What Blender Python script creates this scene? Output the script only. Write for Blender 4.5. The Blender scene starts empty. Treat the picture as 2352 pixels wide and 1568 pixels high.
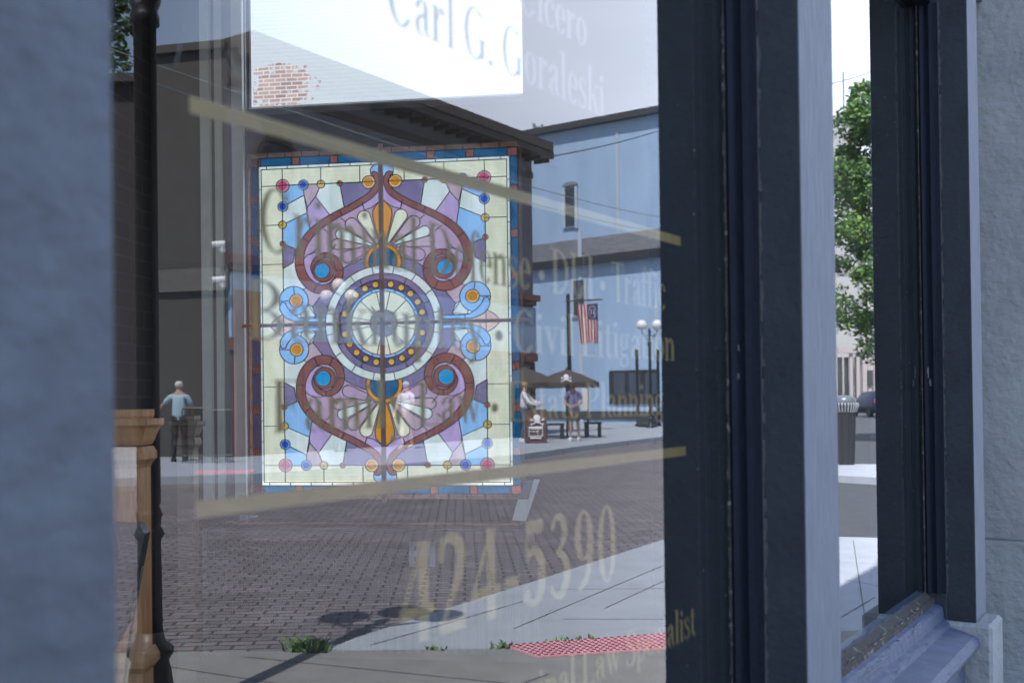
import bpy, math, random
from mathutils import Vector, Matrix
from mathutils.geometry import delaunay_2d_cdt
random.seed(7)
R = math.radians
sc = bpy.context.scene
COL = sc.collection

# ------------------------------------------------------------ camera, sky, sun, exposure
F = 2400.0                      # focal length in pixels of a 2352 px wide picture
CAMH = 1.45
PITCH, ROLL = R(0.5), R(0.7)
SHIFT = 0.045
CAM = Vector((0, 0, CAMH))
rotm = Matrix.Rotation(math.pi/2 + PITCH, 3, 'X') @ Matrix.Rotation(-ROLL, 3, 'Z')
cd = bpy.data.cameras.new('camera'); cam = bpy.data.objects.new('camera', cd); COL.objects.link(cam)
cam.location = CAM; cam.rotation_euler = rotm.to_euler()
cd.sensor_width = 36; cd.lens = 36*F/2352; cd.shift_y = SHIFT
cd.clip_start = 0.05; cd.clip_end = 2000
cd.dof.use_dof = True; cd.dof.focus_distance = 5.5; cd.dof.aperture_fstop = 4.0
sc.camera = cam

SUNV = Vector((-0.75, -0.66, 0)).normalized() * math.cos(R(58)); SUNV.z = math.sin(R(58))
w = bpy.data.worlds.new("World"); sc.world = w; w.use_nodes = True
nt = w.node_tree; nt.nodes.clear()
sky = nt.nodes.new('ShaderNodeTexSky'); sky.sky_type = 'NISHITA'; sky.sun_disc = False
sky.sun_elevation = R(58); sky.sun_rotation = math.atan2(SUNV.x, SUNV.y)
sky.air_density = 1.0; sky.dust_density = .6; sky.ozone_density = 3.0
tc = nt.nodes.new('ShaderNodeTexCoord')
mp = nt.nodes.new('ShaderNodeMapping'); mp.inputs['Scale'].default_value = (1.2, 1.2, 4.0)
nz = nt.nodes.new('ShaderNodeTexNoise'); nz.inputs['Scale'].default_value = 1.6; nz.inputs['Detail'].default_value = 5
cr = nt.nodes.new('ShaderNodeValToRGB'); cr.color_ramp.elements[0].position = 0.45; cr.color_ramp.elements[1].position = 0.72
cr.color_ramp.elements[0].color = (.32, .32, .32, 1)
mx = nt.nodes.new('ShaderNodeMixRGB'); mx.inputs[2].default_value = (8.0, 8.8, 10.6, 1)
bg = nt.nodes.new('ShaderNodeBackground'); bg.inputs['Strength'].default_value = 0.13
wo = nt.nodes.new('ShaderNodeOutputWorld')
L = nt.links.new
L(tc.outputs['Generated'], mp.inputs['Vector']); L(mp.outputs[0], nz.inputs['Vector']); L(nz.outputs['Fac'], cr.inputs['Fac'])

bd = nt.nodes.new('ShaderNodeVectorMath'); bd.operation = 'DOT_PRODUCT'; bd.inputs[1].default_value = (math.sin(R(48)), math.cos(R(48)), .25)
mr_ = nt.nodes.new('ShaderNodeMapRange'); mr_.interpolation_type = 'SMOOTHSTEP'; mr_.inputs[1].default_value = .80; mr_.inputs[2].default_value = 1.0; mr_.inputs[3].default_value = .0; mr_.inputs[4].default_value = .8
ad = nt.nodes.new('ShaderNodeMath'); ad.operation = 'MULTIPLY_ADD'; ad.use_clamp = True; ad.inputs[1].default_value = .4
L(tc.outputs['Generated'], bd.inputs[0]); L(bd.outputs['Value'], mr_.inputs[0]); L(cr.outputs[0], ad.inputs[0]); L(mr_.outputs[0], ad.inputs[2]); L(ad.outputs[0], mx.inputs[0]); L(sky.outputs[0], mx.inputs[1]); L(mx.outputs[0], bg.inputs['Color']); L(bg.outputs[0], wo.inputs['Surface'])
sd = bpy.data.lights.new('sun', 'SUN'); sd.energy = 5.0; sd.angle = R(0.5); sd.color = (1, .975, .94)
so = bpy.data.objects.new('sun', sd); COL.objects.link(so)
so.rotation_euler = SUNV.to_track_quat('Z', 'Y').to_euler(); so.location = (0, 0, 30)
sc.view_settings.view_transform = 'Standard'; sc.view_settings.look = 'None'
sc.view_settings.gamma = 1; sc.view_settings.exposure = 1.95
sc.cycles.max_bounces = 10; sc.cycles.transparent_max_bounces = 24; sc.cycles.glossy_bounces = 4
sc.cycles.diffuse_bounces = 4; sc.cycles.sample_clamp_indirect = 8

# ------------------------------------------------------------ frames of reference
AW = math.atan((2770-1176)/F)               # bearing of the shop wall
U = Vector((math.sin(AW), math.cos(AW), 0)); N = Vector((math.cos(AW), -math.sin(AW), 0))
D = 0.9                                     # camera to glass
def W(s, e, h): return U*s + N*(e-D) + Vector((0, 0, h))      # along the wall, out from the glass, height
def M(p): p = Vector(p); return p - N*(2*(N.dot(p)+D))       # a point of the street seen in the glass -> where it stands
def ray(px, py): return (rotm @ Vector(((px-1176)/F, -(py-(784+SHIFT*2352))/F, -1))).normalized()
def at(px, dep, h=0.0):
    py = 900.0
    for _ in range(6):
        r = ray(px, py); p = CAM + r*(dep/r.y); py += (p.z-h)*F/dep
    return Vector((p.x, dep, h))
def G(px, py, h=0.0):
    r = ray(px, py); p = CAM + r*((h-CAMH)/r.z); return Vector((p.x, p.y, h))
def P3(px, py, dep): r = ray(px, py); return CAM + r*(dep/r.y)
def hgt(px, py, dep): return P3(px, py, dep).z
PSI = R(8); IWX = Vector((math.cos(PSI), -math.sin(PSI), 0)); IWN = Vector((-math.sin(PSI), -math.cos(PSI), 0))
IW0 = at(881, 4.5, 0)
def IW(px, py, off=0.0):                                    # a point on the room's window wall
    r = ray(px, py); q = IW0 + IWN*off; t = (q-CAM).dot(IWN)/r.dot(IWN); return CAM + r*t

def sx(px): return D/math.tan(AW-math.atan((px-1176)/F))
def wall_h(px, py): r = ray(px, py); t = -D/r.dot(N); return (CAM+r*t).z

# ------------------------------------------------------------ materials
def lin(c):
    return tuple(((x/255)/12.92 if x/255 <= .04045 else ((x/255+.055)/1.055)**2.4) for x in c) + (1,)
def newmat(name):
    m = bpy.data.materials.new(name); m.use_nodes = True; t = m.node_tree
    return m, t, t.nodes['Principled BSDF']
def mat(name, c, rough=.7, var=.15, scale=6, bump=0, bscale=40, bdist=.01, metal=0, spec=.5, coords='UV', stretch=(1,1,1), c2=None, thr=None):
    m, t, b = newmat(name); n, l = t.nodes, t.links.new
    b.inputs['Roughness'].default_value = rough; b.inputs['Metallic'].default_value = metal
    b.inputs['Specular IOR Level'].default_value = spec
    tc = n.new('ShaderNodeTexCoord'); mp = n.new('ShaderNodeMapping'); mp.inputs['Scale'].default_value = stretch
    l(tc.outputs[coords], mp.inputs['Vector'])
    nz = n.new('ShaderNodeTexNoise'); nz.inputs['Scale'].default_value = scale; nz.inputs['Detail'].default_value = 6; nz.inputs['Roughness'].default_value = .65
    l(mp.outputs[0], nz.inputs['Vector'])
    rp = n.new('ShaderNodeValToRGB'); c = tuple(c)[:3]
    if c2 is None:
        rp.color_ramp.elements[0].color = tuple(x*(1-var) for x in c)+(1,); rp.color_ramp.elements[1].color = tuple(min(1, x*(1+var)) for x in c)+(1,)
        rp.color_ramp.elements[0].position = .3; rp.color_ramp.elements[1].position = .7
    else:
        rp.color_ramp.elements[0].color = c+(1,); rp.color_ramp.elements[1].color = tuple(c2)[:3]+(1,)
        rp.color_ramp.elements[0].position = thr-.03; rp.color_ramp.elements[1].position = thr+.03
    l(nz.outputs['Fac'], rp.inputs['Fac']); l(rp.outputs[0], b.inputs['Base Color'])
    if bump:
        n2 = n.new('ShaderNodeTexNoise'); n2.inputs['Scale'].default_value = bscale; n2.inputs['Detail'].default_value = 5
        l(mp.outputs[0], n2.inputs['Vector'])
        bp = n.new('ShaderNodeBump'); bp.inputs['Strength'].default_value = bump; bp.inputs['Distance'].default_value = bdist
        l(n2.outputs['Fac'], bp.inputs['Height']); l(bp.outputs[0], b.inputs['Normal'])
    return m
def brickmat(name, c1, c2, mortar, bw=.2, bh=.067, ms=.012, rough=.85, bump=.4, patch=None, rot=0):
    m, t, b = newmat(name); n, l = t.nodes, t.links.new; b.inputs['Roughness'].default_value = rough
    tc = n.new('ShaderNodeTexCoord'); mp = n.new('ShaderNodeMapping'); mp.inputs['Rotation'].default_value = (0, 0, rot)
    wn = n.new('ShaderNodeTexNoise'); wn.inputs['Scale'].default_value = 3; wn.inputs['Detail'].default_value = 3
    av = n.new('ShaderNodeVectorMath'); av.operation = 'MULTIPLY_ADD'; av.inputs[1].default_value = (.02, .02, 0)
    l(tc.outputs['UV'], wn.inputs['Vector']); l(wn.outputs['Color'], av.inputs[0]); l(tc.outputs['UV'], av.inputs[2])
    l(av.outputs[0], mp.inputs['Vector'])
    bt = n.new('ShaderNodeTexBrick'); bt.inputs['Scale'].default_value = 1; bt.inputs['Brick Width'].default_value = bw
    bt.inputs['Row Height'].default_value = bh; bt.inputs['Mortar Size'].default_value = ms; bt.inputs['Mortar Smooth'].default_value = .3
    bt.inputs['Color1'].default_value = tuple(c1)[:3]+(1,); bt.inputs['Color2'].default_value = tuple(c2)[:3]+(1,); bt.inputs['Mortar'].default_value = tuple(mortar)[:3]+(1,)
    l(mp.outputs[0], bt.inputs['Vector'])
    nz = n.new('ShaderNodeTexNoise'); nz.inputs['Scale'].default_value = 1.5; nz.inputs['Detail'].default_value = 8; l(tc.outputs['UV'], nz.inputs['Vector'])
    mr = n.new('ShaderNodeMapRange'); mr.inputs[3].default_value = .65; mr.inputs[4].default_value = 1.35; l(nz.outputs['Fac'], mr.inputs[0])
    mu = n.new('ShaderNodeVectorMath'); mu.operation = 'SCALE'; l(bt.outputs['Color'], mu.inputs[0]); l(mr.outputs[0], mu.inputs['Scale'])
    out = mu.outputs[0]
    if patch is not None:          # flaking white paint round a patch of bare brick
        (pu, pv, ru, rv, paint) = patch
        sp = n.new('ShaderNodeMapping'); sp.inputs['Location'].default_value = (-pu/ru, -pv/rv, 0); sp.inputs['Scale'].default_value = (1/ru, 1/rv, 0)
        l(tc.outputs['UV'], sp.inputs['Vector'])
        ln = n.new('ShaderNodeVectorMath'); ln.operation = 'LENGTH'; l(sp.outputs[0], ln.inputs[0])
        n3 = n.new('ShaderNodeTexNoise'); n3.inputs['Scale'].default_value = 7; n3.inputs['Detail'].default_value = 5; l(tc.outputs['UV'], n3.inputs['Vector'])
        m1 = n.new('ShaderNodeMath'); m1.operation = 'MULTIPLY_ADD'; m1.inputs[1].default_value = 2.6; l(n3.outputs['Fac'], m1.inputs[0]); l(ln.outputs['Value'], m1.inputs[2])
        g = n.new('ShaderNodeMath'); g.operation = 'GREATER_THAN'; g.inputs[1].default_value = 2.2; l(m1.outputs[0], g.inputs[0])
        pm = n.new('ShaderNodeMix'); pm.data_type = 'RGBA'
        l(g.outputs[0], pm.inputs[0]); l(out, pm.inputs[6]); pm.inputs[7].default_value = tuple(paint)[:3]+(1,)
        out = pm.outputs[2]
    l(out, b.inputs['Base Color'])
    bp = n.new('ShaderNodeBump'); bp.inputs['Strength'].default_value = bump; bp.inputs['Distance'].default_value = .006; bp.invert = True
    l(bt.outputs['Fac'], bp.inputs['Height']); l(bp.outputs[0], b.inputs['Normal'])
    return m
def stained(name, c, trans=.72):
    m = bpy.data.materials.new(name); m.use_nodes = True; t = m.node_tree; t.nodes.clear(); n, l = t.nodes, t.links.new
    c = tuple(c)[:3]
    tc = n.new('ShaderNodeTexCoord'); mp = n.new('ShaderNodeMapping'); mp.inputs['Scale'].default_value = (9, 3, 1)
    nz = n.new('ShaderNodeTexNoise'); nz.inputs['Scale'].default_value = 2; nz.inputs['Detail'].default_value = 6
    l(tc.outputs['UV'], mp.inputs['Vector']); l(mp.outputs[0], nz.inputs['Vector'])
    rp = n.new('ShaderNodeValToRGB'); rp.color_ramp.elements[0].position = .3; rp.color_ramp.elements[1].position = .72
    rp.color_ramp.elements[0].color = tuple(x*.84 for x in c)+(1,); rp.color_ramp.elements[1].color = tuple(min(1, x*1.12+.01) for x in c)+(1,)
    l(nz.outputs['Fac'], rp.inputs['Fac'])
    tr = n.new('ShaderNodeBsdfTransparent'); tl = n.new('ShaderNodeBsdfTranslucent'); mx = n.new('ShaderNodeMixShader'); mx.inputs[0].default_value = 1-trans
    l(rp.outputs[0], tr.inputs[0]); l(rp.outputs[0], tl.inputs[0]); l(tr.outputs[0], mx.inputs[1]); l(tl.outputs[0], mx.inputs[2])
    o = n.new('ShaderNodeOutputMaterial'); l(mx.outputs[0], o.inputs[0]); return m
def glassmat(name, f0=.105, tint=(.97, .985, .98)):
    m = bpy.data.materials.new(name); m.use_nodes = True; t = m.node_tree; t.nodes.clear(); n, l = t.nodes, t.links.new
    g = n.new('ShaderNodeNewGeometry'); dt = n.new('ShaderNodeVectorMath'); dt.operation = 'DOT_PRODUCT'
    l(g.outputs['Normal'], dt.inputs[0]); l(g.outputs['Incoming'], dt.inputs[1])
    def mth(op, a, b=None):
        k = n.new('ShaderNodeMath'); k.operation = op
        for i, x in enumerate((a, b)):
            if x is None: continue
            if isinstance(x, (int, float)): k.inputs[i].default_value = x
            else: l(x, k.inputs[i])
        return k.outputs[0]
    c = mth('ABSOLUTE', dt.outputs['Value']); f = mth('POWER', mth('SUBTRACT', 1.0, c), 5.0)
    f = mth('ADD', mth('MULTIPLY', f, 1-f0), f0)
    tr = n.new('ShaderNodeBsdfTransparent'); tr.inputs[0].default_value = tint+(1,)
    gl = n.new('ShaderNodeBsdfGlossy'); gl.inputs['Roughness'].default_value = 0.0; gl.inputs['Color'].default_value = (1, 1, 1, 1)
    # very slight waviness of old plate glass
    tc = n.new('ShaderNodeTexCoord'); nz = n.new('ShaderNodeTexNoise'); nz.inputs['Scale'].default_value = 2.2; nz.inputs['Detail'].default_value = 0
    bp = n.new('ShaderNodeBump'); bp.inputs['Strength'].default_value = .05; bp.inputs['Distance'].default_value = .002
    l(tc.outputs['UV'], nz.inputs['Vector']); l(nz.outputs['Fac'], bp.inputs['Height']); l(bp.outputs[0], gl.inputs['Normal'])
    mx = n.new('ShaderNodeMixShader'); l(f, mx.inputs[0]); l(tr.outputs[0], mx.inputs[1]); l(gl.outputs[0], mx.inputs[2])
    o = n.new('ShaderNodeOutputMaterial'); l(mx.outputs[0], o.inputs[0]); return m
def clearmat(name):
    m = bpy.data.materials.new(name); m.use_nodes = True; t = m.node_tree; t.nodes.clear()
    tr = t.nodes.new('ShaderNodeBsdfTransparent'); tr.inputs[0].default_value = (.99, 1, .99, 1)
    o = t.nodes.new('ShaderNodeOutputMaterial'); t.links.new(tr.outputs[0], o.inputs[0]); return m

# ------------------------------------------------------------ mesh builder
ORG = {}
class MB:
    def __init__(s): s.v = []; s.f = []; s.m = []
    def poly(s, pts, mi=0):
        i = len(s.v); s.v += [Vector(p) for p in pts]; s.f.append(tuple(range(i, i+len(pts)))); s.m.append(mi)
    def box(s, c, a, b, d, mi=0):
        c, a, b, d = map(Vector, (c, a, b, d)); i = len(s.v)
        if a.cross(b).dot(d) < 0: a = -a
        for z in (-1, 1):
            for x, y in ((-1, -1), (1, -1), (1, 1), (-1, 1)): s.v.append(c+a*x+b*y+d*z)
        for q in ((3, 2, 1, 0), (4, 5, 6, 7), (0, 1, 5, 4), (1, 2, 6, 5), (2, 3, 7, 6), (3, 0, 4, 7)):
            s.f.append(tuple(i+k for k in q)); s.m.append(mi)
    def abox(s, x0, x1, y0, y1, z0, z1, mi=0):
        s.box(((x0+x1)/2, (y0+y1)/2, (z0+z1)/2), ((x1-x0)/2, 0, 0), (0, (y1-y0)/2, 0), (0, 0, (z1-z0)/2), mi)
    def wbox(s, s0, s1, e0, e1, h0, h1, mi=0):
        s.box(W((s0+s1)/2, (e0+e1)/2, (h0+h1)/2), U*((s1-s0)/2), N*((e1-e0)/2), (0, 0, (h1-h0)/2), mi)
    def prism(s, pts, z0, z1, mi=0, mtop=None):
        n = len(pts); pts = [Vector(p) for p in pts]
        ar = sum(pts[k].x*pts[(k+1) % n].y-pts[(k+1) % n].x*pts[k].y for k in range(n))
        if ar < 0: pts = pts[::-1]
        lo = [Vector((p.x, p.y, z0)) for p in pts]; hi = [Vector((p.x, p.y, z1)) for p in pts]
        s.poly(hi, mi if mtop is None else mtop); s.poly(lo[::-1], mi)
        for k in range(n):
            j = (k+1) % n; s.poly((lo[k], lo[j], hi[j], hi[k]), mi)
    def loft(s, rings, mi=0, cap=True):
        n = len(rings[0]); i = len(s.v)
        for r in rings: s.v += [Vector(p) for p in r]
        for a in range(len(rings)-1):
            for k in range(n):
                j = (k+1) % n; s.f.append((i+a*n+k, i+a*n+j, i+(a+1)*n+j, i+(a+1)*n+k)); s.m.append(mi)
        if cap:
            s.f.append(tuple(i+k for k in range(n))[::-1]); s.m.append(mi)
            s.f.append(tuple(i+(len(rings)-1)*n+k for k in range(n))); s.m.append(mi)
    def tube(s, path, rad, seg=8, mi=0):
        path = [Vector(p) for p in path]; rings = []
        if not isinstance(rad, (list, tuple)): rad = [rad]*len(path)
        for k, p in enumerate(path):
            t = (path[min(k+1, len(path)-1)]-path[max(k-1, 0)]).normalized()
            a = t.cross(Vector((0, 0, 1)) if abs(t.z) < .9 else Vector((1, 0, 0))).normalized(); b = t.cross(a)
            rings.append([p+(a*math.cos(2*math.pi*q/seg)+b*math.sin(2*math.pi*q/seg))*rad[k] for q in range(seg)])
        s.loft(rings, mi)
    def lathe(s, prof, c, seg=20, mi=0):
        c = Vector(c)
        s.loft([[c+Vector((r*math.cos(2*math.pi*q/seg), r*math.sin(2*math.pi*q/seg), z)) for q in range(seg)] for r, z in prof], mi)
    def ball(s, c, r, seg=14, mi=0, sc3=(1, 1, 1)):
        c = Vector(c); n = seg//2; rings = []
        for a in range(1, n):
            t = math.pi*a/n-math.pi/2
            rings.append([c+Vector((r*math.cos(t)*math.cos(2*math.pi*q/seg)*sc3[0], r*math.cos(t)*math.sin(2*math.pi*q/seg)*sc3[1], r*math.sin(t)*sc3[2])) for q in range(seg)])
        s.loft(rings, mi)
    def build(s, name, mats, parent=None, virt=True, smooth=False, org=None):
        if not isinstance(mats, (list, tuple)): mats = [mats]
        o0 = ORG[parent.name] if parent is not None else (Vector(org) if org is not None else Vector((0, 0, 0)))
        me = bpy.data.meshes.new(name)
        vs = [(M(v) if virt else v) for v in s.v]
        fs = [(tuple(reversed(f)) if virt else f) for f in s.f]
        me.from_pydata([tuple(v-o0) for v in vs], [], fs)
        for m_ in mats: me.materials.append(m_)
        me.polygons.foreach_set('material_index', s.m)
        uv = me.uv_layers.new(name='UVMap'); dat = [0.0]*(2*len(me.loops))
        for p in me.polygons:
            nrm = Vector(p.normal)
            if abs(nrm.z) > .7: ta, tb = Vector((1, 0, 0)), Vector((0, 1, 0))
            else: ta = Vector((-nrm.y, nrm.x, 0)).normalized(); tb = Vector((0, 0, 1))
            for li in p.loop_indices:
                co = vs[me.loops[li].vertex_index]; dat[2*li] = co.dot(ta); dat[2*li+1] = co.dot(tb)
        uv.data.foreach_set('uv', dat)
        if smooth: me.shade_smooth()
        me.validate(); me.update()
        ob = bpy.data.objects.new(name, me); COL.objects.link(ob)
        if parent is not None: ob.parent = parent
        else: ob.location = o0
        ORG[ob.name] = o0
        return ob
def tag(o, label, cat, group=None):
    o['label'] = label; o['category'] = cat
    if group: o['group'] = group
    return o
def struct(o, kind='structure'): o['kind'] = kind; return o
def thing(name, label, cat, loc, virt=True, group=None):
    o = bpy.data.objects.new(name, None); COL.objects.link(o); o.empty_display_size = .2
    o.location = M(loc) if virt else Vector(loc); ORG[o.name] = o.location.copy()
    return tag(o, label, cat, group)
def dup(root, loc, label, group=None):                       # copy of a thing with its parts and sub-parts
    r = root.copy(); COL.objects.link(r); r.location = loc; r['label'] = label
    if group: r['group'] = group
    for ch in root.children:
        c = ch.copy(); COL.objects.link(c); c.parent = r
        for g in ch.children: d = g.copy(); COL.objects.link(d); d.parent = c
    return r

# ------------------------------------------------------------ palette
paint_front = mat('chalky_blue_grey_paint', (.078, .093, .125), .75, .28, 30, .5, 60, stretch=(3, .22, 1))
paint_front_shaded = mat('shade_darkened_blue_grey_paint', (.036, .048, .068), .75, .30, 9, .6, 25, bdist=.02)  # front paint with the nearest post's dimmer light put into its colour
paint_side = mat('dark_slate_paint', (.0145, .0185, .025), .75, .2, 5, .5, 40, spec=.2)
paint_bead = mat('navy_black_gloss_paint', (.003, .005, .011), .6, .3, 9, .3, 80, spec=.12)
paint_sill = mat('weathered_blue_sill_paint', (.045, .06, .105), .6, .25, 9, .5, 70, stretch=(.5, 2, 1))
putty = mat('cracked_putty', (.02, .018, .018), .85, .3, 30, .9, 90, c2=(.12, .11, .10), thr=.60)
stucco = mat('grey_green_rough_stucco', (.155, .168, .178), .85, .16, 2.5, .8, 22, bdist=.02)
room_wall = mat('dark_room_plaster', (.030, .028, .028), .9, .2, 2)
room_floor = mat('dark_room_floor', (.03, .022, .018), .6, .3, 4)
casing = mat('old_white_casing_paint', (.40, .40, .38), .6, .15, 4)
gold = mat('dull_gold_leaf', (.085, .062, .010), .55, .2, 20)
shadowink = mat('black_letter_edge', (.012, .012, .014), .6, .1)
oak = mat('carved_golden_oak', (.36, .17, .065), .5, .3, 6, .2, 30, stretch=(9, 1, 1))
black_iron = mat('black_cast_iron', (.010, .010, .013), .45, .2, 5)
dark_metal = mat('dark_bronze_metal', (.035, .028, .022), .5, .2, 5)
copper = mat('copper_foil', (.55, .26, .15), .35, .2, 30, metal=.7)
lead = mat('dark_lead_came', (.015, .016, .02), .5, .2, 30)
white_enamel = mat('white_globe_glass', (.82, .82, .82), .3, .02)
conc = mat('pale_concrete', (.34, .37, .42), .85, .10, 3, .3, 80)
conc2 = mat('brownish_concrete', (.24, .24, .235), .9, .14, 5, .5, 120)
joint_c = mat('pavement_joint', (.14, .14, .145), .9, .2)
asph = mat('grey_asphalt', (.055, .06, .07), .9, .2, 3, .4, 90)
pad_red = mat('faded_red_tactile', (.72, .36, .42), .75, .08, 8)
pad_dome = mat('dark_red_dome', (.20, .05, .07), .75, .15, 8)
greens = [mat('leaf_dark', (.045, .095, .025), .6, .3), mat('leaf_mid', (.10, .20, .04), .6, .3), mat('leaf_light', (.20, .36, .07), .6, .3)]
bark = mat('brown_bark', (.08, .06, .045), .9, .3, 8, .5, 20)

# ------------------------------------------------------------ the ground
m = MB(); m.poly([(-300, -300, 0), (300, -300, 0), (300, 300, 0), (-300, 300, 0)])
struct(m.build('ground', mat('far_ground', (.16, .155, .15), .9, .15, 2), virt=False))
brick_st = brickmat('worn_street_brick', (.15, .13, .14), (.21, .185, .20), (.06, .055, .058), .21, .10, .012, bump=.6, rot=R(-110))
m = MB(); m.poly([G(-300, 1600, .004), G(0, 1140, .004), G(600, 1110, .004), G(1204, 1058, .004), G(1529, 1013, .004), G(1880, 985, .004), G(1980, 1240, .004), G(1800, 1900, .004), G(0, 2100, .004)][::-1])
struct(m.build('brick_street', brick_st))
m = MB(); m.poly([G(1890, 1245, .0065), G(2150, 1255, .0065), G(2350, 1100, .0065), G(2080, 935, .0065), G(1880, 935, .0065)])
struct(m.build('asphalt_road', asph))
m = MB(); m.prism([G(1890, 1078), G(2120, 1083), G(2140, 1122), G(1890, 1106)], 0, .12)
struct(m.build('kerb_island', conc))
# near pavement, ramp and far pavement
NP = [(-900, 1640), (200, 1502), (395, 1497), (740, 1493), (1160, 1488), (1560, 1466), (2100, 1440), (3000, 1700), (2400, 2600), (0, 3200), (-1500, 2300)]
m = MB(); m.poly([G(x, y, .012) for x, y in NP][::-1])
struct(m.build('pavement', conc2))
RP = [(700, 1500), (742, 1489), (900, 1436), (1200, 1342), (1530, 1236), (1925, 1232), (2300, 1240), (2300, 1560), (1100, 1560)]
m = MB(); m.poly([G(x, y, .0095) for x, y in RP][::-1])
struct(m.build('concrete_ramp', conc))
m = MB()
def gline(a, b, wd, z=.017, mb=None):
    p, q = G(a[0], a[1], z), G(b[0], b[1], z); t = (q-p).normalized().cross(Vector((0, 0, 1)))*wd
    (mb or m).poly([p-t, q-t, q+t, p+t])
for a, b in (((560, 1506), (1500, 1600)), ((1260, 1545), (1000, 1640)), ((395, 1530), (640, 1568))): gline(a, b, .004)
for a, b in (((1290, 1420), (1530, 1420)), ((1390, 1395), (1530, 1330)), ((1270, 1352), (1540, 1350)), ((1180, 1442), (1540, 1290)), ((1940, 1330), (2020, 1345)), ((1925, 1420), (2010, 1370)), ((1925, 1290), (2020, 1292)), ((1960, 1240), (1990, 1440)), ((850, 1480), (1200, 1380))): gline(a, b, .004, .0125)
struct(m.build('pavement_joints', joint_c))
FP = [(-600, 1150), (0, 1128), (345, 1114), (575, 1106), (900, 1082), (1204, 1056), (1336, 1036), (1528, 1012), (1800, 985), (1870, 975), (1870, 935), (1200, 935), (0, 960), (-600, 970)]
m = MB(); m.prism([G(x, y) for x, y in FP], 0, .14)
struct(m.build('far_pavement', conc))
m = MB()
for k in range(1, 11):
    t = k/11; a = Vector(G(1204, 1056)).lerp(G(1800, 985), t); m.box(a+Vector((0, .02, .075)), (.006, 0, 0), (0, .06, 0), (0, 0, .0765))
struct(m.build('kerb_joints', joint_c))
m = MB(); pw = Vector(G(450, 1099, .14)); 
m.prism([G(448, 1089, .14), G(575, 1087, .14), G(590, 1078, .14), G(455, 1080, .14)], .1405, .146)
struct(m.build('red_kerb_pad', pad_red))
# tactile pad near
pa, pb, pc, pd_ = G(1158, 1489), G(1235, 1516), G(1620, 1489), G(1560, 1459)
tp = tag(MB().build('x', conc), 'x', 'x'); bpy.data.objects.remove(tp)
tp = thing('tactile_paving', 'faded red tactile paving slab with rows of dark domes', 'paving slab', (pa+pc)/2)
m = MB(); m.prism([pa, pb, pc, pd_], .013, .024); m.build('slab', pad_red, tp)
m = MB()
nu, nv = 26, 8; rs = (pd_-pa).length/nu*.30
for i in range(nu):
    for j in range(nv):
        a = (i+.5)/nu; b = (j+.5)/nv; p = (pa.lerp(pd_, a)).lerp(pb.lerp(pc, a), b); p.z = .024
        m.lathe([(rs, 0), (rs*.85, .004), (rs*.4, .006)], p, 8)
m.build('dome_studs', pad_dome, tp)
# weeds
def weed(px, py, n, r, h, label):
    b = G(px, py, .012); t = MB(); rnd = random.Random(int(px))
    for _ in range(n):
        a = rnd.uniform(0, 6.28); q = b+Vector((rnd.gauss(0, r), rnd.gauss(0, r*.6), 0)); d = Vector((math.cos(a), math.sin(a), 0))
        hh = h*rnd.uniform(.3, 1); wd = d.cross(Vector((0, 0, 1)))*rnd.uniform(.005, .012)
        t.poly([q-wd, q+wd, q+d*hh*.5+wd+Vector((0, 0, hh*.7)), q+d*hh*.9+Vector((0, 0, hh))], rnd.randrange(3))
    return tag(t.build('weed', greens, org=M(b)), label, 'weed', 'weeds in the pavement cracks')
weed(705, 1492, 150, .055, .085, 'largest tuft of green weeds where brick street meets pavement')
weed(1160, 1487, 30, .03, .05, 'small weed at the left corner of the red tactile slab')
weed(1320, 1472, 40, .07, .03, 'low weed along the back edge of the red tactile slab')
weed(1000, 1490, 16, .03, .03, 'single sprig on the line between ramp and brown pavement')

# ------------------------------------------------------------ glyphs: a plain high-contrast serif
def ell(cx, cy, rx, ry, a0, a1, T=.13, t=.035, n=22):
    o = [];
    for k in range(n):
        a = R(a0+(a1-a0)*k/(n-1)); b = R(a0+(a1-a0)*(k+1)/(n-1))
        if k == n-1: break
        o.append([(cx+rx*math.cos(a), cy+ry*math.sin(a)), (cx+rx*math.cos(b), cy+ry*math.sin(b)), (cx+(rx-T)*math.cos(b), cy+(ry-t)*math.sin(b)), (cx+(rx-T)*math.cos(a), cy+(ry-t)*math.sin(a))])
    return o
def rc(x0, y0, x1, y1): return [[(x0, y0), (x1, y0), (x1, y1), (x0, y1)]]
def st(x, y0=0, y1=1, T=.13, lo=1, hi=1):
    o = rc(x, y0, x+T, y1)
    if lo: o += rc(x-.06, y0, x+T+.06, y0+.03)
    if hi: o += rc(x-.06 if hi == 1 else x-.07, y1-.03, x+T+.06 if hi == 1 else x+T*.5, y1)
    return o
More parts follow.
